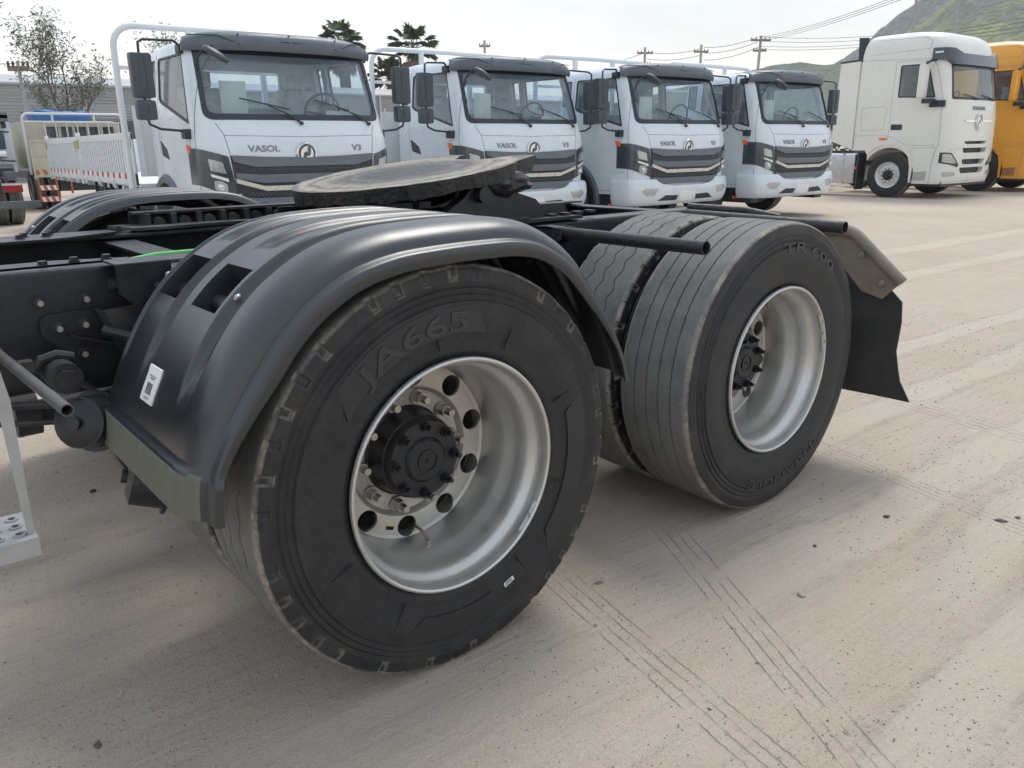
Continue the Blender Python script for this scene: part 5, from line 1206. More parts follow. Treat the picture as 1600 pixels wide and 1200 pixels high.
# blue tarpaulin bundle on the cab roof
bm = bmesh.new(); bmesh.ops.create_cube(bm, size=1); bmesh.ops.subdivide_edges(bm, edges=bm.edges[:], cuts=9, use_grid_fill=True)
for q in bm.verts: n_ = mnoise.noise(q.co*5)*.05; q.co = Vector((q.co.x*1.25*(1+n_), q.co.y*.7, q.co.z*(.20+n_)+n_))
me = bpy.data.meshes.new('tarpaulin'); bm.to_mesh(me); bm.free()
tp = link('tarpaulin_bundle', me, M('tarp_blue', (.03, .13, .36), .5, 0, .25, 5), None, 60); tp.location = (3.55, 21.0, 2.08); tag(tp, 'blue tarpaulin bundle lying on the roof of the old cream truck', 'tarpaulin')
# bare red chassis at the left edge
rt = root('red_truck_chassis', (.72, 15.2, 0), 0, 'bare truck chassis with a red crossbar and twin rear tyres at the left edge', 'truck chassis')
for x in (-.95, -.70, .70, .95):
    w_ = link('wheel', W3[1], m_rim2, rt, 30); w_.location = (x+(.125 if x < 0 else -.125)*0, .9, .43); w_.rotation_euler = (0, 0, -PI/2 if x < 0 else PI/2); link('tyre', W3[0], m_tyre2, w_, 30)
cb('crossbar', m_redp, (-.98, .93, .30, .40, .60, .76), par=rt); cb('crossbar_plate', m_wht, (.55, .92, .29, .299, .72, .755), par=rt)
cb('underrun_bar', m_old, (-1.1, .98, -.9, -.82, .38, .50), par=rt, bev=.01); cb('frame_rail', m_dk, (-.45, -.38, -.85, 5, .62, .82), par=rt); cb('frame_rail', m_dk, (.38, .45, -.85, 5, .62, .82), par=rt)
cb('axle', m_dk, (-.8, .8, .8, 1.0, .40, .55), par=rt); cb('gearbox', m_dk, (-.7, 1.0, 1.2, 3.0, .55, 1.02), par=rt, bev=.08)
for k in range(4): cb('bracket', m_old, (-.3+k*.35, -.15+k*.35, .5, .9, .80, .95), par=rt)
# white box truck behind it
wt = root('white_box_truck', (1.2, 19.8, 0), 0, 'white truck with a dark roof rack and black mirror, cut off by the left edge', 'truck')
cb('body', m_cab, (-1.0, 1.12, .0, 4.5, .85, 1.93), par=wt, bev=.05); cb('roof_rack', m_old, (-1.2, 1.05, -.25, 3.2, 2.0, 2.07), (-1.2, 1.05, -.25, -.18, 1.93, 2.12), par=wt); cb('rack_bracket', m_dk, (.95, 1.0, -.2, .1, 1.80, 2.0), par=wt)
cb('window', m_dk, (-.9, .72, -.02, .0, 1.05, 1.32), par=wt); cb('bonnet', m_old, (-1.0, .95, -.7, -.02, .80, 1.06), par=wt, bev=.08)
b = B(); b.tube([(1.05, -.05, 1.72), (.75, -.2, 1.73), (.66, -.22, 1.66), (.66, -.22, 1.2), (.80, -.2, 1.12), (1.08, -.05, 1.10)], .018, 8); mo = b.build('mirror_arm', m_dk, wt)
cb('mirror_housing', m_mir, (.66, .92, -.30, -.22, 1.35, 1.70), par=mo, bev=.02); cb('mirror_housing', m_chr, (.70, .90, -.30, -.22, 1.14, 1.32), par=mo, bev=.02)
for x in (-.85, .85):
    for y in (.6, 3.6):
        w_ = link('wheel', W3[1], m_rim2, wt, 30); w_.location = (x+math.copysign(.2, x), y, .43); w_.rotation_euler = (0, 0, -PI/2 if x < 0 else PI/2); link('tyre', W3[0], m_tyre2, w_, 30)
# ---- long corrugated warehouse wall
wh = root('warehouse', (10, 40, 0), 0, 'long low grey warehouse clad in horizontal corrugated sheets behind the yard', 'building')
pm = B(); prof = []
for k in range(13): z = k*.065; prof += [(-.0 if k % 2 else -.035, z), (-.0 if k % 2 else -.035, z+.04)]
prof2 = prof+[(.03, prof[-1][1]), (.03, 0)]
pm.prism([(p[0], p[1]) for p in prof2], 'x', 0, 3.98); 
me = pm.mesh('cladding_sheet')
m_clad = M('cladding_grey', (.34, .35, .36), .5, .2, .10, 1.5, 0, dust=.25, dustcol=(.30, .28, .26), stretch=(.4, 1, 3)); m_clad2 = M('cladding_grey_light', (.42, .43, .43), .5, .2, .10, 1.5, 0, dust=.2, stretch=(.4, 1, 3))
c0 = None
for i in range(17):
    for j in range(5):
        o = link('cladding_sheet', me, [m_clad, m_clad2][(i*7+j*3) % 5 == 0], wh, 30) if False else None
        mm_ = m_clad2 if (i*7+j*3) % 5 == 0 else m_clad
        o = bpy.data.objects.new('cladding_sheet', me if mm_ is m_clad else (c0 or me)); 
        if mm_ is m_clad2 and c0 is None: c0 = me.copy(); o.data = c0
        if not o.data.materials: o.data.materials.append(mm_)
        COL.objects.link(o); o.parent = wh; o.location = (-34+i*4, 0, j*.815)
b = B(); b.box(-34, 34, .05, 14, 0, 4.05); b.build('inner_wall', m_clad, wh)
b = B(); b.prism([(-.15, 4.08), (14.2, 4.08), (14.2, 4.5), (7, 5.0)], 'x', -34.2, 34.2); b.box(-34.2, 34.2, -.12, .0, 4.06, 4.16); b.build('roof', M('roof_grey', (.30, .31, .32), .6), wh) if False else b.build('eaves', m_clad2, wh)
for i in range(9): b = B(); b.box(-34+i*8-.08, -34+i*8+.08, -.10, -.04, 0, 4.06); b.build('post', m_clad2, wh)
b = B(); b.box(-3.6, 2.4, -.9, -.10, 0, 2.6, bev=.05); b.build('gate_panel', M('gate_dark', (.06, .075, .095), .6), wh)
# ---- leafy things
def leaf_mat(name, c0_, c1_):
    m = M(name, c0_, .6, 0, .1, 3); n = m.node_tree.nodes; l = m.node_tree.links; b = n['Principled BSDF']
    g = n.new('ShaderNodeNewGeometry'); mm_ = n.new('ShaderNodeMix'); mm_.data_type = 'RGBA'; l.new(g.outputs['Random Per Island'], mm_.inputs[0]); mm_.inputs[6].default_value = (*c0_, 1); mm_.inputs[7].default_value = (*c1_, 1); l.new(mm_.outputs[2], b.inputs['Base Color']); return m
m_lf = leaf_mat('leaf_dry_green', (.045, .060, .040), (.16, .16, .12)); m_bark = M('bark_grey', (.16, .14, .12), .85, 0, .2, 10, .4, 40)
def sparse_tree(loc, H, label, seed, lean=0, wide=1.0, nleaf=60, lsz=.09):
    rr = random.Random(seed); t = root('sparse_tree', loc, 0, label, 'tree'); tr = B(); lf = B(); tips = []
    def branch(p, d, ln, r, lv):
        pts = [p.copy()]; rs = [r]; n = 5
        for i in range(n):
            d = (d+Vector((rr.gauss(0, .16), rr.gauss(0, .16), rr.gauss(.03, .10)))).normalized(); p = p+d*ln/n; pts.append(p.copy()); rs.append(r*(1-.6*(i+1)/n))
            if lv < 3 and i >= 1:
                for _ in range(2 if lv else 2):
                    a = rr.uniform(0, 2*PI); side = Vector((math.cos(a)*wide, math.sin(a)*wide, rr.uniform(.1, .9))); branch(p.copy(), (d*.5+side*.8).normalized(), ln*rr.uniform(.42, .62), r*.5*(1-.1*i), lv+1)
            if lv >= 1: tips.append((p.copy(), lv))
        tr.tube(pts, rs, 5 if lv else 8)
    branch(Vector((0, 0, 0)), Vector((lean, 0, 1)).normalized(), H*.62, H*.016, 0)
    for p, lv in tips:
        k = rr.randint(0, nleaf//10) if lv == 1 else rr.randint(1, nleaf//6)
        if rr.random() < .25: continue
        for _ in range(k):
            c = p+Vector((rr.gauss(0, .13), rr.gauss(0, .13), rr.gauss(0, .11))); a = Vector((rr.gauss(0, 1), rr.gauss(0, 1), rr.gauss(0, .7))).normalized(); b_ = a.orthogonal().normalized(); s = lsz*rr.uniform(.6, 1.3)
            lf.add([c-a*s, c+b_*s*.38, c+a*s, c-b_*s*.38], [(0, 1, 2, 3)])
    tr.build('trunk', m_bark, t, 60)
    me = bpy.data.meshes.new('crown'); me.from_pydata(lf.v, [], lf.f); o = link('crown', me, m_lf, t, 0); return t
sparse_tree((5.95, 27, 0), 5.0, 'sparse dry tree with thin grey green foliage in front of the grey warehouse', 5, -.10, .50, 17, .062)
sparse_tree((8.75, 27, 0), 4.75, 'bare topped thin tree showing above the mirror of the nearest white truck', 11, 0, .30, 6, .055)
m_fr = leaf_mat('palm_green', (.035, .065, .030), (.10, .14, .06)); m_frd = leaf_mat('palm_dead', (.16, .11, .06), (.30, .22, .14)); m_ptr = M('palm_trunk', (.13, .11, .09), .9, 0, .2, 8, .6, 20)
def palm(loc, H, Rr, label, seed, ngreen=34, ndead=40):
    rr = random.Random(seed); t = root('palm_tree', loc, 0, label, 'palm tree'); tr = B(); tr.tube([(0, 0, 0), (.1, 0, H*.5), (0, 0, H)], [.28, .22, .20], 12); tr.build('trunk', m_ptr, t, 60)
    for nm, mt_, n, lo, hi in (('crown', m_fr, ngreen, -20, 78), ('dead_skirt', m_frd, ndead, -88, -50)):
        lf = B()
        for i in range(n):
            az = rr.uniform(0, 2*PI); el = R_(rr.uniform(lo, hi)); d = Vector((math.cos(az)*math.cos(el), math.sin(az)*math.cos(el), math.sin(el))); L0 = Rr*rr.uniform(.5, .72); base = Vector((0, 0, H)); end = base+d*L0
            lf.tube([base, end], [.03, .015], 4)
            side = d.cross(Vector((0, 0, 1))); side = side.normalized() if side.length > .05 else Vector((1, 0, 0)); upv = side.cross(d)
            for k in range(26):
                a = R_(-82+164*k/25); dd = (d*math.cos(a)+side*math.sin(a)).normalized(); ln = Rr*rr.uniform(.42, .6)*(.6+.4*math.cos(a))
                m1 = end+dd*ln*.6+upv*.02; m2 = end+dd*ln+Vector((0, 0, -ln*.32*rr.uniform(.5, 1.3))); w_ = .035*Rr/1.4; pn = dd.cross(upv).normalized()*w_
                lf.add([end-pn*.5, end+pn*.5, m1+pn, m2, m1-pn], [(0, 1, 2, 3, 4)])
        me = bpy.data.meshes.new(nm); me.from_pydata(lf.v, [], lf.f); link(nm, me, mt_, t, 0)
    return t
palm((27.2, 50, 0), 8.0, 1.6, 'left green palm crown rising over the roof of the nearest white truck', 3)
palm((28.7, 52, 0), 7.75, 1.35, 'small palm crown just right of the left palm, above the truck visor', 4, 18, 20)
palm((33.1, 50, 0), 8.0, 1.7, 'broad palm with a brown skirt of dead fronds behind the load bed hoop', 6, 34, 70)
palm((31.0, 50, 0), 5.9, 1.6, 'lower palm seen between the first and the second white truck', 8)
# ---- poles and wires
m_pole = M('pole_concrete', (.33, .33, .33), .85, 0, .15, 6); m_wood = M('pole_wood', (.20, .15, .11), .85, 0, .2, 6); m_wire = M('wire_black', (.03, .03, .035), .6)
def pole(x, y, H, label, lean=0, arms=((.3, 1.0),), mat=None, r=.13, xf=False):
    t = root('utility_pole', (x, y, 0), -.6, label, 'utility pole'); b = B(); b.tube([(0, 0, 0), (lean*H, 0, H)], [r*1.25, r*.85], 10); b.build('post', mat or m_pole, t)
    for dz, hw in arms:
        b = B(); z = H-dz; b.box(lean*z-hw, lean*z+hw, -.05, .05, z-.08, z+.08); q = b.build('crossarm', m_wood, t)
        for k in (-1, -.5, .5, 1): b = B(); b.cyl((lean*z+k*hw*.92, 0, z+.06), (lean*z+k*hw*.92, 0, z+.24), .05, .035, 8); b.build('insulator', m_wire, q)
    if xf:
        b = B(); b.cyl((lean*H-.35, 0, H-1.7), (lean*H-.35, 0, H-.9), .18, n=12); b.build('transformer', m_pole, t)
    return t
def ray(px, py, y):
    d = cf+cr*((px-800)/FPX)-cu*((py-600)/FPX); k = (y-CAMP[1])/d.y; return Vector(CAMP)+d*k
def polepx(px, py, y, label, **kw): p = ray(px, py, y); return pole(p.x, p.y, p.z, label, **kw)
polepx(27, 95, 32, 'leaning grey pole at the far left, above the red chassis', lean=-.0, arms=((.25, .35),), r=.06)
polepx(757, 63, 60, 'short pole top above the visor of the second white truck', arms=((.5, .5),))
polepx(1008, 74, 52, 'pole with two crossarms above the third white truck', arms=((.5, .75), (1.5, .6)), xf=False)
polepx(1096, 70, 48, 'upright pole with two crossarms between the other roadside poles', arms=((.6, .7), (1.9, .6)))
polepx(1184, 56, 42, 'leaning pole carrying a crossarm, where the wires turn uphill', lean=.14*0+.03, arms=((.35, .9), (1.2, .6)))
polepx(1437, -40, 24, 'grey pole standing against the rocky hill left of the yellow truck', arms=((.3, .8),), r=.10)
polepx(1501, -30, 20, 'concrete pole rising behind the roof of the tall white tractor unit', arms=((.3, .8),), r=.12)
def wire(a, b_, sag, label, group, r=.022, ends=None):
    p, q = ray(*a), ray(*b_); pts = []
    for i in range(15): u = i/14; v = p.lerp(q, u); v.z -= sag*4*u*(1-u); pts.append(v)
    b = B(); b.tube(pts, r, 5); o = b.build('power_line', m_wire); tag(o, label, 'power line', group); return o
ORD = ('topmost', 'second', 'third', 'lowest')
def od(k, n): return ORD[3] if k == n-1 else ORD[k]
for i_, dy in enumerate((0, 3, 6)): wire((1190, 58+dy, 42), (1450, -24+dy*1.3, 16), .25, od(i_, 3)+' thin wire climbing from the leaning pole to the top edge of the photo', 'wires running uphill to the right', .014)
for i_, dy in enumerate((0, 9, 20)): wire((1100, 74+dy, 48), (1184, 58+dy*.8, 42), .25, od(i_, 3)+' wire between the upright pole and the leaning pole', 'wires between the roadside poles')
for i_, dy in enumerate((0, 10)): wire((1010, 82+dy, 52), (1096, 76+dy, 48), .25, od(i_, 2)+' wire between the two crossarm poles over the third white truck', 'wires left of the upright pole')
for i_, dy in enumerate((0, 7, 15, 20)): wire((1186, 57+dy, 42), (1437, 50+dy*.7, 24), .25, od(i_, 4)+' near level wire from the leaning pole towards the tall white cab', 'level wires behind the white cab', .016)
for i_, dy in enumerate((0, 4, 8, 12)): wire((1437, 52+dy, 24), (1660, 14+dy*2, 14), .15, od(i_, 4)+' dark wire crossing the green hill above the yellow truck', 'wires crossing the hill', .014)
wire((960, 96, 56), (1008, 82, 52), .1, 'short wire running down left from the first crossarm pole', None)
wire((-30, 97, 32), (27, 98, 32), .05, 'wire leaving the leaning grey pole at the far left', None, .012)
# ================================================================= hills and ground
def hill(name, prof, D0, D1, mat, amp, seed, az0, az1, nA=220, nD=46):
    az = np.linspace(az0, az1, nA); pa = [p[0] for p in prof]; pe = [p[1] for p in prof]; V = []; F = []
    off = Vector((seed*13.1, seed*7.7, 0))
    for i, a in enumerate(az):
        el = np.interp(a, pa, pe)
        for j in range(nD):
            u = j/(nD-1); D = D0+(D1-D0)*u; h = 1.3+D1*math.tan(R_(el)); s = u**1.25
            x = CAMP[0]+D*math.sin(R_(a)); y = CAMP[1]+D*math.cos(R_(a)); q = Vector((x*.012, y*.012, 0))+off
            rdg = mnoise.fractal(q, 1.0, 2.1, 6)*amp; rv = abs(mnoise.noise(q*1.7))*amp*1.2
            z = max(-.3, h*s+(rdg-rv)*math.sin(PI*min(1, u*1.0))*(.35+.65*s)+(mnoise.noise(Vector((a*.9, seed, 0)))*amp*.35+mnoise.noise(Vector((a*3.1, seed, 5)))*amp*.12)*s-.4*(1-s))
            V.append((x, y, z))
    for j in range(1): pass
    n0 = len(V)
    for i in range(nA-1):
        for j in range(nD-1): a_ = i*nD+j; F.append((a_, a_+1, a_+nD+1, a_+nD))
    # back slope
    for i in range(nA):
        v = V[i*nD+nD-1]; d = Vector((v[0]-CAMP[0], v[1]-CAMP[1], 0)).normalized(); V.append((v[0]+d.x*200, v[1]+d.y*200, -2))
    for i in range(nA-1): F.append((i*nD+nD-1, n0+i, n0+i+1, (i+1)*nD+nD-1))
    me = bpy.data.meshes.new(name); me.from_pydata(V, [], F); me.update()
    bm = bmesh.new(); bm.from_mesh(me); bmesh.ops.recalc_face_normals(bm, faces=bm.faces); bm.to_mesh(me); bm.free()
    o = link(name, me, mat, None, 60); o['kind'] = 'structure'; return o
def hill_mat(name, cols, sc):  # slope colours greyed and blued, part of the distance haze painted in
    m = bpy.data.materials.new(name); m.use_nodes = True; n = m.node_tree.nodes; l = m.node_tree.links; b = n['Principled BSDF']; b.inputs['Roughness'].default_value = .95; b.inputs['Specular IOR Level'].default_value = .1
    t = n.new('ShaderNodeTexCoord'); a = n.new('ShaderNodeTexNoise'); a.inputs['Scale'].default_value = sc; a.inputs['Detail'].default_value = 12; a.inputs['Roughness'].default_value = .62; l.new(t.outputs['Object'], a.inputs[0])
    r = n.new('ShaderNodeValToRGB'); e = r.color_ramp; e.elements[0].position = .34; e.elements[0].color = (*cols[0], 1); e.elements[1].position = .66; e.elements[1].color = (*cols[-1], 1)
    for i, c in enumerate(cols[1:-1]): q = e.elements.new(.34+.32*(i+1)/(len(cols)-1)); q.color = (*c, 1)
    l.new(a.outputs[0], r.inputs[0])
    f = n.new('ShaderNodeTexNoise'); f.inputs['Scale'].default_value = sc*14; f.inputs['Detail'].default_value = 6; l.new(t.outputs['Object'], f.inputs[0])
    mr_ = n.new('ShaderNodeMapRange'); mr_.inputs[1].default_value = .42; mr_.inputs[2].default_value = .62; mr_.inputs[3].default_value = .72; mr_.inputs[4].default_value = 1.15; l.new(f.outputs[0], mr_.inputs[0])
    v = n.new('ShaderNodeVectorMath'); v.operation = 'SCALE'; l.new(r.outputs[0], v.inputs[0]); l.new(mr_.outputs[0], v.inputs['Scale']); l.new(v.outputs[0], b.inputs['Base Color'])
    bb = n.new('ShaderNodeBump'); bb.inputs['Strength'].default_value = .6; bb.inputs['Distance'].default_value = 4; l.new(f.outputs[0], bb.inputs['Height']); l.new(bb.outputs[0], b.inputs['Normal']); return m
hill('rocky_hill', [(56, 1.0), (60, 4.0), (60.9, 4.7), (61.44, 4.94), (62.19, 5.49), (62.87, 5.96), (63.25, 6.44), (64.15, 7.19), (65.12, 7.82), (66.5, 8.9), (70, 10.5), (78, 12), (95, 9), (110, 4)], 420, 640, hill_mat('rocky_slope', [(.115, .130, .145), (.15, .158, .165), (.135, .15, .135), (.17, .178, .172)], .02), 7, 2, 56, 110)
hill('green_hill', [(58, .3), (61.5, 3.2), (63.2, 5.0), (64.6, 6.0), (65.5, 6.6), (67.2, 8.1), (69, 8.9), (74, 9.5), (85, 8), (100, 4)], 240, 460, hill_mat('green_slope', [(.12, .14, .135), (.145, .165, .12), (.24, .255, .12), (.15, .165, .145)], .022), 6, 5, 58, 104)
hill('low_hill', [(35, .8), (44, 2.0), (50, 3.2), (54, 4.2), (56.15, 4.5), (57.3, 4.75), (58.9, 4.86), (60.4, 4.6), (61.5, 4.7), (64, 4.2), (68, 3)], 260, 520, hill_mat('low_slope', [(.09, .11, .10), (.12, .14, .105), (.15, .165, .12), (.12, .13, .12)], .03), 2.2, 9, 35, 70)
# dark hedge behind the yard, seen between the vehicles
hb = B(); rr = random.Random(5)
for i in range(2600):
    c = Vector((rr.uniform(18, 62), 0, 0)); c.y = 33-(c.x-18)*.30+rr.gauss(0, .7); c.z = rr.uniform(0, 1)**.8*(2.1+.5*math.sin(c.x*.9)+.3*math.sin(c.x*2.7)); a = Vector((rr.gauss(0, 1), rr.gauss(0, 1), rr.gauss(0, 1))).normalized(); b_ = a.orthogonal().normalized(); s = rr.uniform(.12, .32)
    hb.add([c-a*s, c+b_*s*.6, c+a*s, c-b_*s*.6], [(0, 1, 2, 3)])
me = bpy.data.meshes.new('hedge'); me.from_pydata(hb.v, [], hb.f); o = link('hedge', me, leaf_mat('hedge_leaf', (.03, .045, .025), (.08, .10, .05)), None, 0); o['kind'] = 'stuff'
# ---- ground
def ground_mat():
    m = bpy.data.materials.new('dusty_ground'); m.use_nodes = True; n = m.node_tree.nodes; l = m.node_tree.links; b = n['Principled BSDF']; b.inputs['Roughness'].default_value = .92; b.inputs['Specular IOR Level'].default_value = .25
    g = n.new('ShaderNodeNewGeometry'); P0 = g.outputs['Position']
    def mth(op, a, b_=None, c=None):
        q = n.new('ShaderNodeMath'); q.operation = op
        for i, v in enumerate((a, b_, c)):
            if v is None: continue
            if isinstance(v, (int, float)): q.inputs[i].default_value = v
            else: l.new(v, q.inputs[i])
        return q.outputs[0]
    def rng(v, a, b_, c=0, d=1, sm=False):
        q = n.new('ShaderNodeMapRange'); q.inputs[1].default_value = a; q.inputs[2].default_value = b_; q.inputs[3].default_value = c; q.inputs[4].default_value = d
        if sm: q.interpolation_type = 'SMOOTHSTEP'
        l.new(v, q.inputs[0]); return q.outputs[0]
    def nz_(scale, det=6, rough=.55, st=None, rot=0, dist=0):
        src = P0
        if st:
            mp_ = n.new('ShaderNodeMapping'); mp_.inputs['Rotation'].default_value = (0, 0, rot); l.new(P0, mp_.inputs[0]); mp2 = n.new('ShaderNodeMapping'); mp2.inputs['Scale'].default_value = st; l.new(mp_.outputs[0], mp2.inputs[0]); src = mp2.outputs[0]
        q = n.new('ShaderNodeTexNoise'); q.inputs['Scale'].default_value = scale; q.inputs['Detail'].default_value = det; q.inputs['Roughness'].default_value = rough; q.inputs['Distortion'].default_value = dist; l.new(src, q.inputs[0]); return q.outputs[0]
    def mixc(f, a, b_):
        q = n.new('ShaderNodeMix'); q.data_type = 'RGBA'
        if isinstance(f, (int, float)): q.inputs[0].default_value = f
        else: l.new(f, q.inputs[0])
        for i, v in ((6, a), (7, b_)):
            if isinstance(v, tuple): q.inputs[i].default_value = (*v, 1)
            else: l.new(v, q.inputs[i])
        return q.outputs[2]
    big = nz_(.55, 5, .5); mid = nz_(3.2, 6, .6); fine = nz_(60, 6, .7); grit = nz_(230, 4, .6)
    str1 = nz_(1.0, 6, .6, (1.1, 13, 1), R_(-STREAK), .4); str2 = nz_(1.0, 5, .6, (2.2, 60, 1), R_(-STREAK+4), .3)
    col = mixc(rng(big, .35, .65), (.495, .413, .338), (.580, .495, .415))
    col = mixc(rng(mid, .38, .68, 0, .6), col, (.50, .405, .315))
    col = mixc(rng(str1, .44, .70, 0, .32), col, (.61, .535, .445))
    col = mixc(rng(str2, .50, .68, 0, .34), col, (.36, .31, .26))
    col = mixc(rng(grit, .55, .70, 0, .55), col, (.22, .19, .165)); col = mixc(rng(grit, .28, .42, .6, 0), col, (.72, .66, .59))
    col = mixc(rng(fine, .50, .75, 0, .35), col, (.34, .295, .25))
    # tread marks: bundles of fine parallel cuts
    h = mth('ADD', mth('MULTIPLY', fine, 1.1), mth('MULTIPLY', grit, 1.0)); h = mth('ADD', h, mth('MULTIPLY', str2, .9)); h = mth('ADD', h, mth('MULTIPLY', mid, 2.0)); h = mth('ADD', h, mth('MULTIPLY', str1, 1.5))
    jit = nz_(10, 5, .6); brk = nz_(9, 4, .6)
    s = n.new('ShaderNodeSeparateXYZ'); l.new(P0, s.inputs[0]); cut = None
    for (x0, y0, x1, y1, wd, per, cnt) in TRACKS:
        dx, dy = x1-x0, y1-y0; ln = math.hypot(dx, dy); dx /= ln; dy /= ln
        u = mth('ADD', mth('MULTIPLY', mth('SUBTRACT', s.outputs[0], x0), -dy), mth('MULTIPLY', mth('SUBTRACT', s.outputs[1], y0), dx))
        v = mth('ADD', mth('MULTIPLY', mth('SUBTRACT', s.outputs[0], x0), dx), mth('MULTIPLY', mth('SUBTRACT', s.outputs[1], y0), dy))
        uu = mth('ADD', u, mth('MULTIPLY', mth('SUBTRACT', jit, .5), .012)); uu = mth('ADD', uu, mth('MULTIPLY', mth('PINGPONG', v, .014), .14))
        w_ = mth('ABSOLUTE', mth('SUBTRACT', mth('FRACT', mth('DIVIDE', uu, per)), .5)); ln_ = rng(w_, .02, .085, 1, 0, True)
        msk = mth('MULTIPLY', rng(mth('ABSOLUTE', u), wd*.8, wd, 1, 0), mth('MULTIPLY', rng(v, -.05, .1), rng(v, ln, ln+.4, 1, 0)))
        q = mth('MULTIPLY', mth('MULTIPLY', ln_, msk), rng(brk, .38, .58)); cut = q if cut is None else mth('MAXIMUM', cut, q)
    col = mixc(mth('MULTIPLY', cut, .22), col, (.20, .168, .135)); h = mth('SUBTRACT', h, mth('MULTIPLY', cut, 1.6))
    # shallow wheel ruts running along the yard: pale compacted dust with ragged darker rims
    wob = nz_(.9, 3, .5)
    for (yc, wd, xa, xb, sl) in ((-.22, .13, .6, 9, -.05), (.32, .11, 1.9, 12, -.03), (-.62, .12, 1.0, 9, -.02), (1.25, .12, -4, .6, .02), (1.0, .10, 3, 16, -.06), (2.4, .16, 3, 20, -.05), (3.6, .2, 3, 24, -.07), (-.95, .1, -.2, 5, .03)):
        u = mth('SUBTRACT', mth('ADD', mth('SUBTRACT', s.outputs[1], yc), mth('MULTIPLY', mth('SUBTRACT', wob, .5), .22)), mth('MULTIPLY', s.outputs[0], sl))
        au = mth('ABSOLUTE', mth('ADD', u, mth('MULTIPLY', mth('SUBTRACT', jit, .5), .05)))
        lon = mth('MULTIPLY', rng(s.outputs[0], xa, xa+.5), rng(s.outputs[0], xb, xb-1.5))
        ban = mth('MULTIPLY', mth('MULTIPLY', rng(au, wd*.55, wd, 1, 0, True), lon), rng(mid, .3, .6, .35, 1))
        rim_ = mth('MULTIPLY', mth('MULTIPLY', mth('MULTIPLY', rng(au, wd*.85, wd, 0, 1, True), rng(au, wd, wd*1.35, 1, 0, True)), lon), rng(brk, .4, .6))
        col = mixc(mth('MULTIPLY', ban, .45), col, (.64, .565, .47)); col = mixc(mth('MULTIPLY', rim_, .30), col, (.36, .31, .26))
        h = mth('SUBTRACT', h, mth('MULTIPLY', ban, .8)); h = mth('ADD', h, mth('MULTIPLY', rim_, 1.0))
    l.new(col, b.inputs['Base Color'])
    bb = n.new('ShaderNodeBump'); bb.inputs['Strength'].default_value = 1.0; bb.inputs['Distance'].default_value = .007; l.new(h, bb.inputs['Height']); l.new(bb.outputs[0], b.inputs['Normal']); return m
HAZE = .00028
STREAK = 0
TRACKS = [(.46, .12, .235, -.95, .078, .036, 4), (.98, .12, .33, -1.05, .082, .036, 4), (2.13, .30, 1.83, -.95, .072, .030, 4), (3.2, 1.2, 2.7, -1.2, .12, .045, 4)]
gm = ground_mat()
bm = bmesh.new()
# one sheet: fine near the wheels, stretched to the horizon
def axis(c, r0, st, far):
    v = list(np.arange(c-r0, c+r0+1e-6, st)); o = []; d = st
    x = v[-1]
    while x < far: d *= 1.35; x += d; o.append(x)
    x = v[0]; d = st; p = []
    while x > -far: d *= 1.35; x -= d; p.append(x)
    return p[::-1]+v+o
xs = axis(1.2, 3.2, .035, 2600); ys = axis(.4, 2.6, .035, 2600)
X, Y = np.meshgrid(xs, ys); nX, nY = len(xs), len(ys)
def gh(x, y):
    d = math.hypot(x-1, y); f = max(0, 1-d/60)
    return (mnoise.noise(Vector((x*1.1, y*1.1, 3)))*.010+mnoise.noise(Vector((x*3.7, y*3.7, 1)))*.0045+mnoise.noise(Vector((x*11, y*11, 7)))*.0022)*f*(.25+.75*min(1, abs(y+.15)))+.000
V = [(x, y, gh(x, y)) for y in ys for x in xs]
F = [(j*nX+i, j*nX+i+1, (j+1)*nX+i+1, (j+1)*nX+i) for j in range(nY-1) for i in range(nX-1)]
me = bpy.data.meshes.new('ground'); me.from_pydata(V, [], F); gr = link('ground', me, gm, None, 80); gr['kind'] = 'structure'
# loose grit
grit = B(); rr = random.Random(9)
base = bmesh.new(); bmesh.ops.create_icosphere(base, subdivisions=1, radius=1); bv = [v.co.copy() for v in base.verts]; bf = [[v.index for v in f.verts] for f in base.faces]; base.free()
octv = [Vector(p) for p in ((1, 0, 0), (-1, 0, 0), (0, 1, 0), (0, -1, 0), (0, 0, 1), (0, 0, -1))]; octf = [(0, 2, 4), (2, 1, 4), (1, 3, 4), (3, 0, 4), (2, 0, 5), (1, 2, 5), (3, 1, 5), (0, 3, 5)]
GV = []; GF = []; GM = []
for i in range(34000):
    d = rr.uniform(0, 1)**1.6*7; a = rr.uniform(R_(-48), R_(62)); x = CAMP[0]+.5*0+d*math.cos(R_(50)+a-R_(0)); y = CAMP[1]+d*math.sin(R_(50)+a)
    if mnoise.noise(Vector((x*1.6, y*1.6, 0))) < rr.uniform(-.5, .35): continue
    s = rr.uniform(.0009, .0026)*(1+.18*d) if rr.random() < .99 else rr.uniform(.004, .007)
    z = gh(x, y)+s*.25; k = len(GV); ang = rr.uniform(0, PI); ca, sa = math.cos(ang), math.sin(ang); q = (rr.uniform(.7, 1.4), rr.uniform(.6, 1.1), rr.uniform(.4, .8))
    for v in octv: vx, vy, vz = v.x*q[0]*s, v.y*q[1]*s, v.z*q[2]*s; GV.append((x+vx*ca-vy*sa, y+vx*sa+vy*ca, z+vz))
    GF += [tuple(t_+k for t_ in f) for f in octf]; m_ = rr.choice((0, 0, 0, 1, 1, 0, 2)); GM += [m_]*8
me = bpy.data.meshes.new('grit'); me.from_pydata(GV, [], GF)
o = link('grit', me, [M('grit_grey', (.22, .20, .18), .9), M('grit_pale', (.45, .41, .36), .9), M('grit_dark', (.15, .14, .125), .85)], None, 0); me.polygons.foreach_set('material_index', GM); o['kind'] = 'stuff'
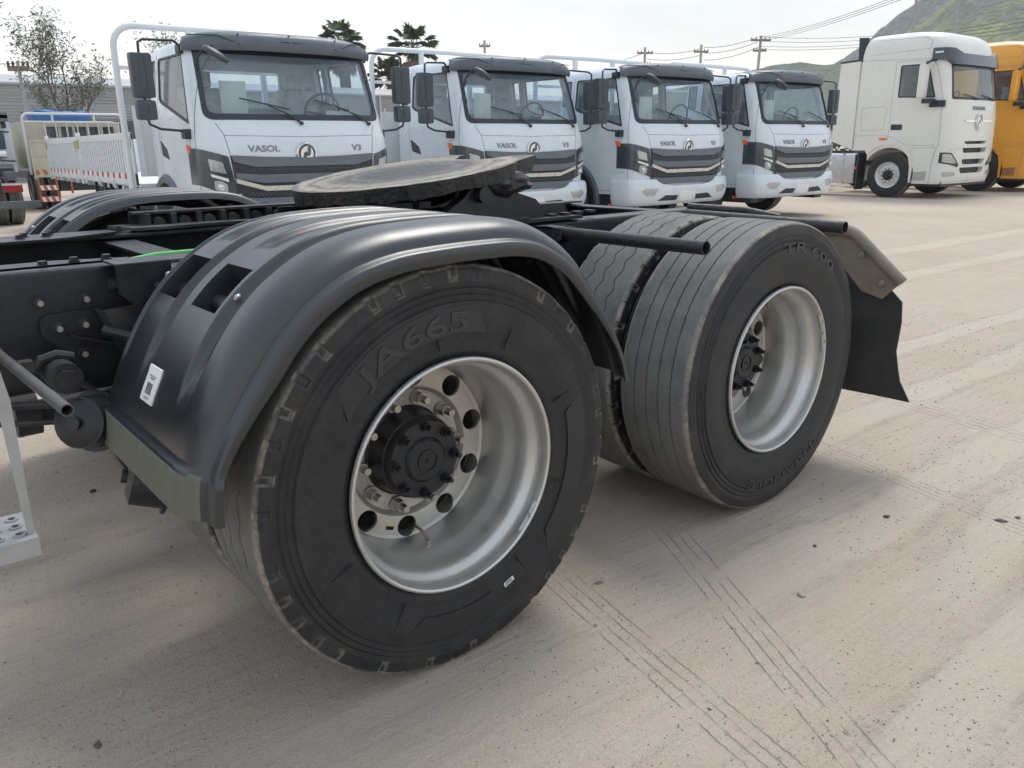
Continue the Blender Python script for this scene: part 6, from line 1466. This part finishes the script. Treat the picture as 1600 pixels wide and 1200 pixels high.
def stone(x, y, s, col, label, name='stone', cat='stone', flat=.55, el=1.3, seed=0, group=None):
    bm = bmesh.new(); bmesh.ops.create_icosphere(bm, subdivisions=3, radius=1)
    for v in bm.verts: k = 1+mnoise.noise(v.co*1.5+Vector((seed*3.3, 0, 0)))*.28; v.co = Vector((v.co.x*s*el*k, v.co.y*s*k, v.co.z*s*flat*k))
    me = bpy.data.meshes.new(name); bm.to_mesh(me); bm.free(); o = link(name, me, M('stone_'+str(seed), col, .8, 0, .2, 60, .4, 150), None, 60); o.location = (x, y, gh(x, y)+s*flat*.55); o.rotation_euler = (0, 0, seed*1.3); tag(o, label, cat, group); return o
stone(.940, -.415, .0105, (.33, .33, .26), 'pale greenish pebble lying alone in front of the tandem wheels', seed=1)
stone(1.636, -.338, .009, (.08, .07, .065), 'dark pebble right of the rear wheel, below the mud flap', seed=2)
stone(1.245, -.284, .006, (.07, .065, .06), 'small dark chip between the pale pebble and the rear wheel', seed=3)
stone(1.905, -.620, .011, (.10, .09, .085), 'dark split stone at the right edge, the larger of two', seed=4, flat=.4, el=1.8)
stone(1.975, -.650, .008, (.12, .11, .10), 'dark stone at the very right edge beside a tread mark', seed=5)
stone(-.825, .295, .0075, (.10, .11, .08), 'grey green pebble near the bottom left corner of the photo', seed=6, el=1.6)
stone(.535, .030, .008, (.15, .13, .13), 'flat brownish chip just right of the front near tyre', seed=7, flat=.3, el=2.0)
stone(-.477, 1.833, .011, (.06, .05, .045), 'dark stone on the ground seen below the brake chamber', seed=8)
b = B(); b.tube([(-.345+.0, -.062, gh(-.345, -.062)+.003), (-.335, -.045, gh(-.335, -.045)+.004)], .0013, 6)
rr = random.Random(21)
tw = ray(393, 1105, 1); 
def gpx(px, py):
    d = cf+cr*((px-800)/FPX)-cu*((py-600)/FPX); k = -CAMP[2]/d.z; return Vector(CAMP)+d*k
p = gpx(390, 1110); q = gpx(400, 1098); b = B(); b.tube([(p.x, p.y, .002), (q.x, q.y, .003)], .0011, 6); o = b.build('straw', M('straw_pale', (.6, .5, .33), .7)); tag(o, 'short pale straw lying left below the front near tyre', 'straw')

# ---- air
hz = B(); hz.box(-820, 820, -820, 820, -2.5, 190); hz = hz.build('haze', None, None, 0)
m = bpy.data.materials.new('haze_air'); m.use_nodes = True; n = m.node_tree.nodes; n.remove(n['Principled BSDF']); v = n.new('ShaderNodeVolumePrincipled'); v.inputs['Density'].default_value = HAZE; v.inputs['Color'].default_value = (.93, .95, 1, 1); v.inputs['Anisotropy'].default_value = .2
m.node_tree.links.new(v.outputs[0], n['Material Output'].inputs['Volume']); hz.data.materials.append(m); hz['kind'] = 'stuff'
